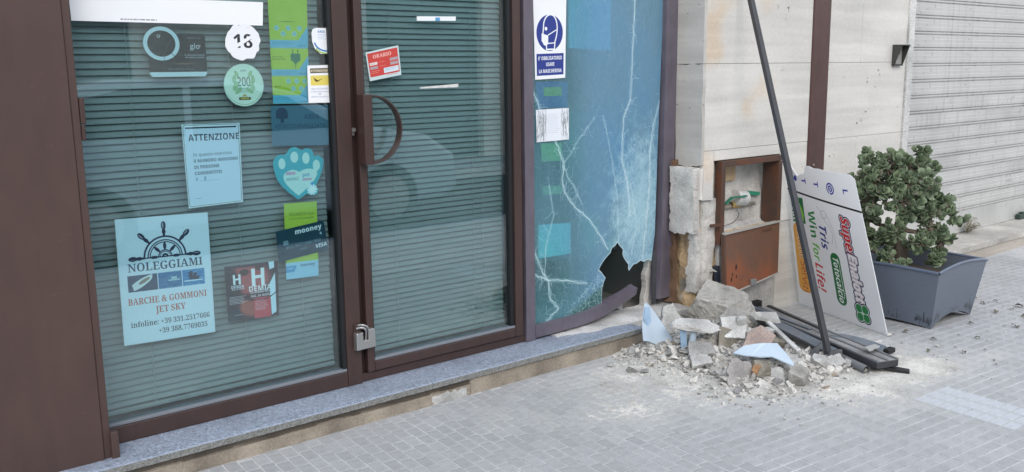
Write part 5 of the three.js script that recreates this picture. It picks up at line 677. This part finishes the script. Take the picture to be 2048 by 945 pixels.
  { const pts = jag([[0.02, 0.1], [0.3, 0.0], [0.62, 0.02], [1.0, -0.02], [0.97, 0.52], [0.9, 0.98], [0.82, 0.78], [0.6, 0.5], [0.38, 0.46], [0.18, 0.3]].map(([a, b]) => [a, -b]), 0.02, 25, 3), g = plate(pts, -0.004, 0.004), p = g.attributes.position;
    const O = V(3.125, 0.105, 0.7), ex = V(0.205, 0.012, 0.098), ey = V(-0.08, -0.06, 0.19); const nn = ex.clone().cross(ey).normalize().multiplyScalar(-1); if (nn.y < 0) nn.multiplyScalar(-1);
    for (let i = 0; i < p.count; i++) { const a = p.getX(i), b = -p.getY(i), c = p.getZ(i); const w = O.clone().addScaledVector(ex, a).addScaledVector(ey, b).addScaledVector(nn, c * 0.6 + 0.02 * Math.sin(a * 3.1)); p.setXYZ(i, w.x, w.y, w.z); } g.computeVertexNormals(); metreUV(g); mesh('shard_sheet', g, M.plexi, shB); }
  place('tile_piece', 'flat grey tile piece leaning at the front of the heap', 'tile piece', slab([[-0.05, -0.07], [0.03, -0.08], [0.06, 0.0], [0.05, 0.06], [-0.03, 0.075], [-0.055, 0.02]], 0.014, 26, 0.012), mat([0.5, 0.475, 0.455], 0.85, { map: rep(T.grain, 2), bumpMap: rep(T.coarse, 6), bumpScale: 0.001 }), [3.045, 0.045, 0.815], [-0.7, -0.55, -0.12]);
  place('terracotta_piece', 'small orange terracotta piece beside the grey tile piece', 'tile piece', rock(46, 0.06, 0.035, 0.035, 4, 0.03), M.terracotta, [3.095, 0.068, 0.862], [0.2, 0.2, 0.35]);
  place('masonry_chunk', 'brown grey chunk under the wide blue shard', 'rubble chunk', rock(47, 0.11, 0.075, 0.08, 5, 0.06), M.brownStone, [3.15, 0.055, 0.855], [0.1, -0.4, -0.3]);
  place('plaster_chunk', 'pale angular plaster piece at the front foot of the heap', 'rubble chunk', slab([[-0.035, -0.04], [0.03, -0.035], [0.045, 0.02], [0.0, 0.045]], 0.02, 27), M.plaster, [3.165, 0.03, 0.905], [-0.6, -0.6, 0.3]);
  place('masonry_chunk', 'grey chunk at the right front end of the heap', 'rubble chunk', rock(48, 0.105, 0.07, 0.08, 5, 0.07), M.concrete, [3.23, 0.035, 0.975], [0.2, 0.4, 0.2]);
  place('dark_stone', 'dark grey stone at the foot of the leaning pole', 'stone', rock(49, 0.07, 0.05, 0.045, 4, 0.05), M.darkStone, [3.585, 0.045, 0.925], [0, -0.6, 0.25]);
  place('dark_splinter', 'dark pointed splinter standing left of the pole foot', 'splinter', slab([[-0.04, -0.035], [0.012, -0.03], [0.04, 0.05], [-0.005, 0.012]], 0.014, 28, 0.006), M.darkStone, [3.505, 0.06, 0.865], [-0.2, -0.7, 0]);
  place('plaster_chunk', 'broad pale chunk in front of the leaning pole foot', 'rubble chunk', rock(50, 0.11, 0.075, 0.08, 5, 0.06), M.plaster, [3.455, 0.035, 0.93], [0.2, -0.3, -0.2]);
  place('masonry_chunk', 'brown grey chunk under the slanted white lath', 'rubble chunk', rock(51, 0.13, 0.09, 0.09, 5, 0.06), M.brownStone, [3.49, 0.055, 0.7], [0.1, -0.8, -0.2]);
  place('plaster_chunk', 'flat pale piece left of the blue shard by step', 'rubble chunk', rock(52, 0.075, 0.035, 0.05, 4, 0.05), M.plaster, [3.0, 0.022, 0.245], [0, 0.4, 0.2]);
  place('masonry_chunk', 'grey flat piece below the upright blue shard', 'rubble chunk', rock(53, 0.1, 0.035, 0.06, 4, 0.06), M.concrete, [3.055, 0.028, 0.32], [0.1, -0.5, 0.15]);
  place('plaster_chunk', 'small white triangular piece in front of the blue shard', 'rubble chunk', rock(54, 0.045, 0.045, 0.03, 4, 0.04), M.white, [3.062, 0.024, 0.385], [0.3, 0.3, 0.6]);
  place('plaster_chunk', 'small white block right of the dark stone', 'rubble chunk', rock(55, 0.05, 0.035, 0.035, 4, 0.04), M.white, [3.585, 0.022, 0.985], [0, 0.3, 0.1]);
  place('masonry_chunk', 'long pale grey piece behind the pink slab', 'rubble chunk', rock(56, 0.14, 0.06, 0.07, 5, 0.05), M.plaster, [3.45, 0.1, 0.62], [0, -0.9, 0.2]);
  place('plaster_chunk', 'white crumb lying alone left of the heap', 'rubble chunk', rock(57, 0.035, 0.02, 0.025, 3, 0.04), M.white, [2.81, 0.012, 0.29], [0, 0.5, 0]);
  place('plaster_slab', 'thin pale slab half buried left of the grey tile piece', 'rubble slab', slab([[-0.06, -0.03], [0.05, -0.04], [0.06, 0.02], [-0.02, 0.04]], 0.018, 81, 0.006), M.plaster, [3.09, 0.035, 0.56], [-1.2, -0.4, 0.2]);
  place('plaster_slab', 'pale slab standing behind the white plaster chunk', 'rubble slab', slab([[-0.07, -0.06], [0.05, -0.06], [0.07, 0.03], [0.0, 0.075], [-0.06, 0.04]], 0.022, 82, 0.006), M.plasterGrey, [3.45, 0.13, 0.47], [-0.5, -0.8, 0.3]);
  place('plaster_slab', 'small pale slab lying flat right of the wide blue shard', 'rubble slab', slab([[-0.05, -0.04], [0.04, -0.045], [0.055, 0.02], [-0.02, 0.045]], 0.02, 83, 0.006), M.plaster, [3.37, 0.055, 0.85], [-1.1, -0.2, 0.2]);
  place('plaster_slab', 'grey slab lying flat in front of the leaning pale slab', 'rubble slab', slab([[-0.07, -0.04], [0.06, -0.05], [0.07, 0.02], [-0.03, 0.05]], 0.022, 84, 0.006), M.plasterGrey, [3.16, 0.06, 0.5], [-1.15, -0.5, 0.1]);
  place('plaster_slab', 'pale broken slab between pole foot and profile end', 'rubble slab', slab([[-0.04, -0.03], [0.04, -0.03], [0.045, 0.02], [-0.02, 0.03]], 0.018, 85, 0.006), M.plaster, [3.52, 0.04, 0.96], [-0.9, -0.5, 0.3]);
  place('plaster_slab', 'whitish plaster lump lying inside behind bent rail', 'rubble chunk', rock(58, 0.1, 0.065, 0.08, 5, 0.04), M.plaster, [3.27, 0.135, -0.13], [0, 0.5, 0.2]);
}

// ---------------------------------------------------------------- planter and jade plant
{
  const cx = 4.655, cz = 0.715, Y = 0.3, hr = 0.255, hb = 0.21, t = thing('planter', 'square blue grey plastic planter with flared arched sides', 'planter', null, [cx, 0, cz]);
  const arch = (u) => 1 - (2 * u - 1) ** 2;
  const side = (ang, a) => { const R = new THREE.Matrix4().makeRotationY(ang); return surfUV(20, 8, (u, v) => { const k = lerp(hb, hr, v), s = lerp(-k, k, u), y = lerp(a * 0.05 * arch(u) + 0.002, Y + a * 0.022 * arch(u), v); return V(s, y, k).applyMatrix4(R); }, 0.008); };
  for (const [ang, a] of [[0, 1], [Math.PI / 2, 0.25], [Math.PI, 1], [-Math.PI / 2, 0.25]]) { mesh('side_panel', side(ang, a), M.planterSide, t); const R = new THREE.Matrix4().makeRotationY(ang), pts = []; for (let i = 0; i <= 12; i++) { const u = i / 12; pts.push(V(lerp(-hr, hr, u), Y + a * 0.022 * arch(u), hr - 0.002).applyMatrix4(R)); } mesh('rim', tube(pts, 0.0085, 24, 8), M.planter, t); }
  mesh('soil', grid(30, 30, (u, v) => { const x = lerp(-0.235, 0.235, u), z = lerp(0.235, -0.235, v); return V(x, 0.215 + 0.02 * fbm(x * 14, 3, z * 14, 4) + 0.02 * Math.exp(-(x * x + z * z) / 0.01), z); }, (p) => [p.x, p.z]), M.soil, t);
}
{
  const t = thing('jade_plant', 'bushy grey green jade plant growing in the blue planter', 'plant', null, [4.6, 0.262, 0.655]), r = rngOf(2024), R = V(0.779, 0, 0.627), F = V(0.627, 0, -0.779);
  const at = (a, y, d) => V(0, 0, 0).addScaledVector(R, a).addScaledVector(F, d).add(V(0, y, 0));
  const trunk = [at(0.0, -0.05, 0), at(0.005, 0.08, 0), at(-0.01, 0.17, 0.01), at(0.0, 0.27, 0.0)];
  mesh('trunk', limb(trunk, 0.04, 0.03, 14, 10, 0.25), M.bark, t);
  const lobes = [[-0.08, 0.55, 0, 0.1, 0.07, 0.12], [0.03, 0.53, 0.02, 0.12, 0.08, 0.13], [-0.16, 0.46, 0, 0.09, 0.09, 0.12], [0.1, 0.5, 0, 0.06, 0.06, 0.08], [-0.05, 0.44, -0.06, 0.14, 0.08, 0.1], [0.08, 0.4, -0.03, 0.13, 0.07, 0.11], [0.2, 0.36, 0.0, 0.09, 0.05, 0.08], [0.26, 0.27, -0.02, 0.09, 0.04, 0.07], [-0.2, 0.36, 0, 0.07, 0.08, 0.11], [-0.17, 0.25, 0.02, 0.08, 0.07, 0.1], [-0.13, 0.15, -0.04, 0.08, 0.06, 0.09], [-0.02, 0.3, -0.09, 0.08, 0.05, 0.05], [0.13, 0.2, -0.05, 0.07, 0.08, 0.08], [0.2, 0.13, -0.03, 0.06, 0.07, 0.07], [0.17, 0.05, -0.04, 0.06, 0.04, 0.06], [-0.1, 0.07, -0.08, 0.06, 0.04, 0.06], [-0.19, 0.58, 0, 0.035, 0.05, 0.04], [0.08, 0.59, 0, 0.04, 0.045, 0.05], [-0.05, 0.36, -0.12, 0.12, 0.07, 0.06], [-0.17, 0.4, -0.05, 0.09, 0.1, 0.1], [0.02, 0.45, -0.12, 0.12, 0.08, 0.07], [-0.22, 0.46, 0.02, 0.06, 0.07, 0.08], [-0.12, 0.53, -0.05, 0.12, 0.08, 0.1], [0.11, 0.3, -0.06, 0.1, 0.05, 0.06], [-0.2, 0.12, 0.0, 0.05, 0.07, 0.08], [-0.08, 0.2, -0.08, 0.08, 0.05, 0.05], [0.06, 0.13, -0.1, 0.07, 0.05, 0.05], [-0.05, 0.03, -0.13, 0.08, 0.025, 0.05]];
  const leaf = (() => { const g = new THREE.SphereGeometry(1, 7, 5), p = g.attributes.position; for (let i = 0; i < p.count; i++) { const y = p.getY(i), s = 0.5 + 0.5 * y, w = Math.sqrt(Math.max(0, 1 - y * y)); const k = (0.28 + 0.85 * s * (1.35 - 0.62 * s)); const l = Math.hypot(p.getX(i), p.getZ(i)) || 1; p.setXYZ(i, (p.getX(i) / l) * w * k * 0.74, s, (p.getZ(i) / l) * w * 0.1 + 0.16 * s * s); } g.computeVertexNormals(); return fin(g); })();
  const leaves = [], knots = [at(0, 0.27, 0), at(-0.01, 0.2, 0), at(0.0, 0.12, 0)], branches = [];
  for (const [a, y, d, ra, ry, rd] of lobes) {
    const c = at(a, y, d); let k = knots[0], best = 9; for (const q of knots) { const w = q.distanceTo(c) + Math.max(0, q.y - c.y) * 1.3; if (w < best) { best = w; k = q; } }
    const mid = k.clone().lerp(c, 0.5).add(V((r() - 0.5) * 0.03, -0.012, (r() - 0.5) * 0.03)); branches.push(limb([k.clone(), mid, c.clone()], 0.015, 0.008, 8, 6, 0.15)); knots.push(c.clone(), mid.clone());
    const n = Math.round(9 + 8600 * ra * ry * (rd + 0.04));
    for (let i = 0; i < n; i++) {
      const v = V(r() - 0.5, r() - 0.5, r() - 0.5).normalize(), q = Math.cbrt(0.1 + 0.9 * r()) * (r() < 0.15 ? 1.3 : 1), tip = at(a + v.x * ra * q, y + v.y * ry * q, d + v.z * rd * q), dir = tip.clone().sub(c).normalize().add(V(0, 0.55, 0)).normalize();
      branches.push(limb([c.clone().lerp(tip, 0.15), c.clone().lerp(tip, 0.6).add(V(0, -0.008, 0)), tip], 0.005, 0.0035, 4, 5));
      const m = 8 + Math.floor(r() * 6), ph = r() * 6.3, side = Math.abs(dir.y) < 0.9 ? V(0, 1, 0).cross(dir).normalize() : V(1, 0, 0).cross(dir).normalize(), fw = dir.clone().cross(side);
      for (let k2 = 0; k2 < m; k2++) { const az = ph + k2 * 1.57 + (k2 >> 1) * 0.4, back = (k2 >> 1) * 0.0075, op = 0.25 + (k2 >> 1) * 0.26 + (r() - 0.5) * 0.3, rad = side.clone().multiplyScalar(Math.cos(az)).addScaledVector(fw, Math.sin(az)), yv = dir.clone().multiplyScalar(Math.cos(op)).addScaledVector(rad, Math.sin(op)).normalize(), xv = yv.clone().cross(dir).normalize(), zv = xv.clone().cross(yv); const s = (0.018 + 0.021 * r()) * (k2 < 2 ? 0.7 : 1); leaves.push({ m: new THREE.Matrix4().makeBasis(xv.multiplyScalar(s), yv.multiplyScalar(s), zv.multiplyScalar(s)).setPosition(tip.clone().addScaledVector(dir, -back)), p: tip, k: r() }); }
    }
  }
  mesh('branches', branches, M.bark, t).userData = { kind: 'stuff' };
  const cols = [0, 1, 2, 3, 4].map((i) => mat([0.115 + 0.03 * i, 0.158 + 0.036 * i, 0.092 + 0.022 * i], 0.5)); cols.push(mat([0.2, 0.21, 0.15], 0.6));
  const cam = camera.position.clone().sub(t.position); leaves.forEach((l) => { l.d = l.p.distanceTo(cam); }); leaves.sort((a, b) => a.d - b.d);
  const rest = leaves.slice(300), tone = (l) => (l.k > 0.93 ? 5 : Math.floor(l.k * 5.3));
  for (const l of leaves.slice(0, 300)) { const o = mesh('leaf', leaf, cols[Math.min(5, tone(l))], t); l.m.decompose(o.position, o.quaternion, o.scale); }
  const im = new THREE.InstancedMesh(leaf, mat([1, 1, 1], 0.5), rest.length); rest.forEach((l, i) => { im.setMatrixAt(i, l.m); im.setColorAt(i, cols[Math.min(5, tone(l))].color); }); im.name = 'leaves'; im.userData = { kind: 'stuff' }; im.castShadow = im.receiveShadow = true; t.add(im);
}
// ---------------------------------------------------------------- litter of dry leaves and chips on the pavement
{
  const r = rngOf(808), L = [], e = new THREE.Object3D(), g = (() => { const k = grid(4, 6, (u, v) => { const w = Math.sin(Math.PI * Math.min(1, v * 0.96 + 0.02)); return V((u - 0.5) * w * 0.6, 0.16 * (2 * u - 1) ** 2 * w + 0.12 * Math.sin(v * 4), v - 0.5); }); return fin(k); })();
  for (let i = 0; i < 110; i++) { const a = r(), x = lerp(3.72, 5.3, Math.sqrt(r())), z = lerp(0.72, 1.5, r()) - (x - 3.7) * 0.06; if (Math.abs(x - 4.655) < 0.28 && z < 1.0) continue; L.push([x, z, 0.01 + 0.045 * a * a * a, r(), r()]); }
  const im = new THREE.InstancedMesh(g, (() => { const m = mat([1, 1, 1], 1); m.side = THREE.DoubleSide; return m; })(), L.length);
  L.forEach(([x, z, s, a, b], i) => { e.position.set(x, 0.004 + s * 0.06, z); e.rotation.set(0.2 * a, 6.3 * b, (a - 0.5) * 0.8); e.scale.set(s, s, s); e.updateMatrix(); im.setMatrixAt(i, e.matrix); im.setColorAt(i, a < 0.2 ? lin(0.62, 0.6, 0.56) : lin(0.09 + 0.08 * b, 0.085 + 0.07 * b, 0.07 + 0.05 * b)); });
  im.name = 'fallen_leaves'; im.userData = { kind: 'stuff', label: 'dry dark leaves and chips scattered on the pavement' }; im.castShadow = im.receiveShadow = true; scene.add(im);
}

// ---------------------------------------------------------------- across the street: what the glass mirrors
{
  const t = thing('opposite_building', 'pale stone building across the street with a dark green shop door', 'building');
  const wm = mat([0.78, 0.76, 0.7], 0.9, { map: rep(T.grain, 0.5), bumpMap: rep(T.coarse, 0.6), bumpScale: 0.01 });
  mesh('wall', [bx(-14, 6.6, -0.1, 3.4, 8.25, 8.7), bx(8.6, 26, -0.1, 3.4, 8.25, 8.7), bx(6.6, 8.6, 2.6, 3.4, 8.25, 8.7)], wm, t);
  mesh('door', bx(6.6, 8.6, 0, 2.6, 8.4, 8.5), mat([0.05, 0.1, 0.1], 0.6), t);
  mesh('door', bx(2.0, 3.4, 0, 2.5, 8.22, 8.26), mat([0.09, 0.11, 0.11], 0.6), t);
  mesh('window', bx(-2.0, -0.4, 0.9, 2.5, 8.22, 8.26), mat([0.06, 0.08, 0.09], 0.2), t);
  mesh('cornice', bx(-14, 26, 3.4, 3.6, 8.1, 8.75), wm, t);
}
{
  const t = thing('parked_car', 'pale blue grey hatchback parked at the kerb behind the camera', 'car'), z0 = 4.0, z1 = 5.65, X = (a) => 1.0 + a;
  const prof = [[0.05, 0.3], [0.0, 0.62], [0.12, 0.95], [0.5, 1.27], [0.95, 1.4], [1.9, 1.4], [2.45, 1.28], [3.05, 0.98], [3.75, 0.86], [4.05, 0.66], [4.08, 0.34], [3.9, 0.24], [0.3, 0.24]].map(([a, b]) => [X(a), b - 0.12]);
  const paint = phys([0.5, 0.6, 0.68], 0.3, { clearcoat: 1, clearcoatRoughness: 0.05 });
  const g = fin(new THREE.ExtrudeGeometry(shapeOf(prof), { depth: z1 - z0 - 0.12, bevelEnabled: true, bevelSize: 0.06, bevelThickness: 0.06, bevelOffset: -0.06, bevelSegments: 3 })); g.translate(0, 0, z0 + 0.06); mesh('body', toCreasedNormals(g, 0.6), paint, t);
  const gm = mat([0.012, 0.014, 0.016], 0.06);
  const win = (pts, n) => { mesh('side_window', plate(pts.map(([a, b]) => [X(a), b - 0.12]), z0 - 0.008, z0 + 0.01, 0.002), gm, t); };
  win([[0.55, 0.98], [0.68, 1.24], [1.05, 1.33], [1.5, 1.34], [1.5, 0.96]]); win([[1.56, 0.96], [1.56, 1.34], [1.9, 1.34], [2.36, 1.24], [2.82, 0.97]]);
  mesh('windscreen', surf(6, 6, quad(V(X(2.4), 1.19, z1 - 0.12), V(X(2.4), 1.19, z0 + 0.12), V(X(3.08), 0.885, z0 + 0.12), V(X(3.08), 0.885, z1 - 0.12)), -0.01), gm, t);
  for (const a of [0.78, 3.3]) for (const z of [z0 + 0.02, z1 - 0.2]) { const c = new THREE.CylinderGeometry(0.31, 0.31, 0.2, 32); c.rotateX(Math.PI / 2); c.translate(X(a), 0.19, z + 0.08); const w = mesh('wheel', fin(c), M.black, t); const k = new THREE.CylinderGeometry(0.2, 0.2, 0.03, 24); k.rotateX(Math.PI / 2); k.translate(X(a), 0.19, z - 0.03 + (z > 5 ? 0.22 : 0)); mesh('rim', fin(k), M.lockSteel, w); }
}
renderer.render(scene, camera);
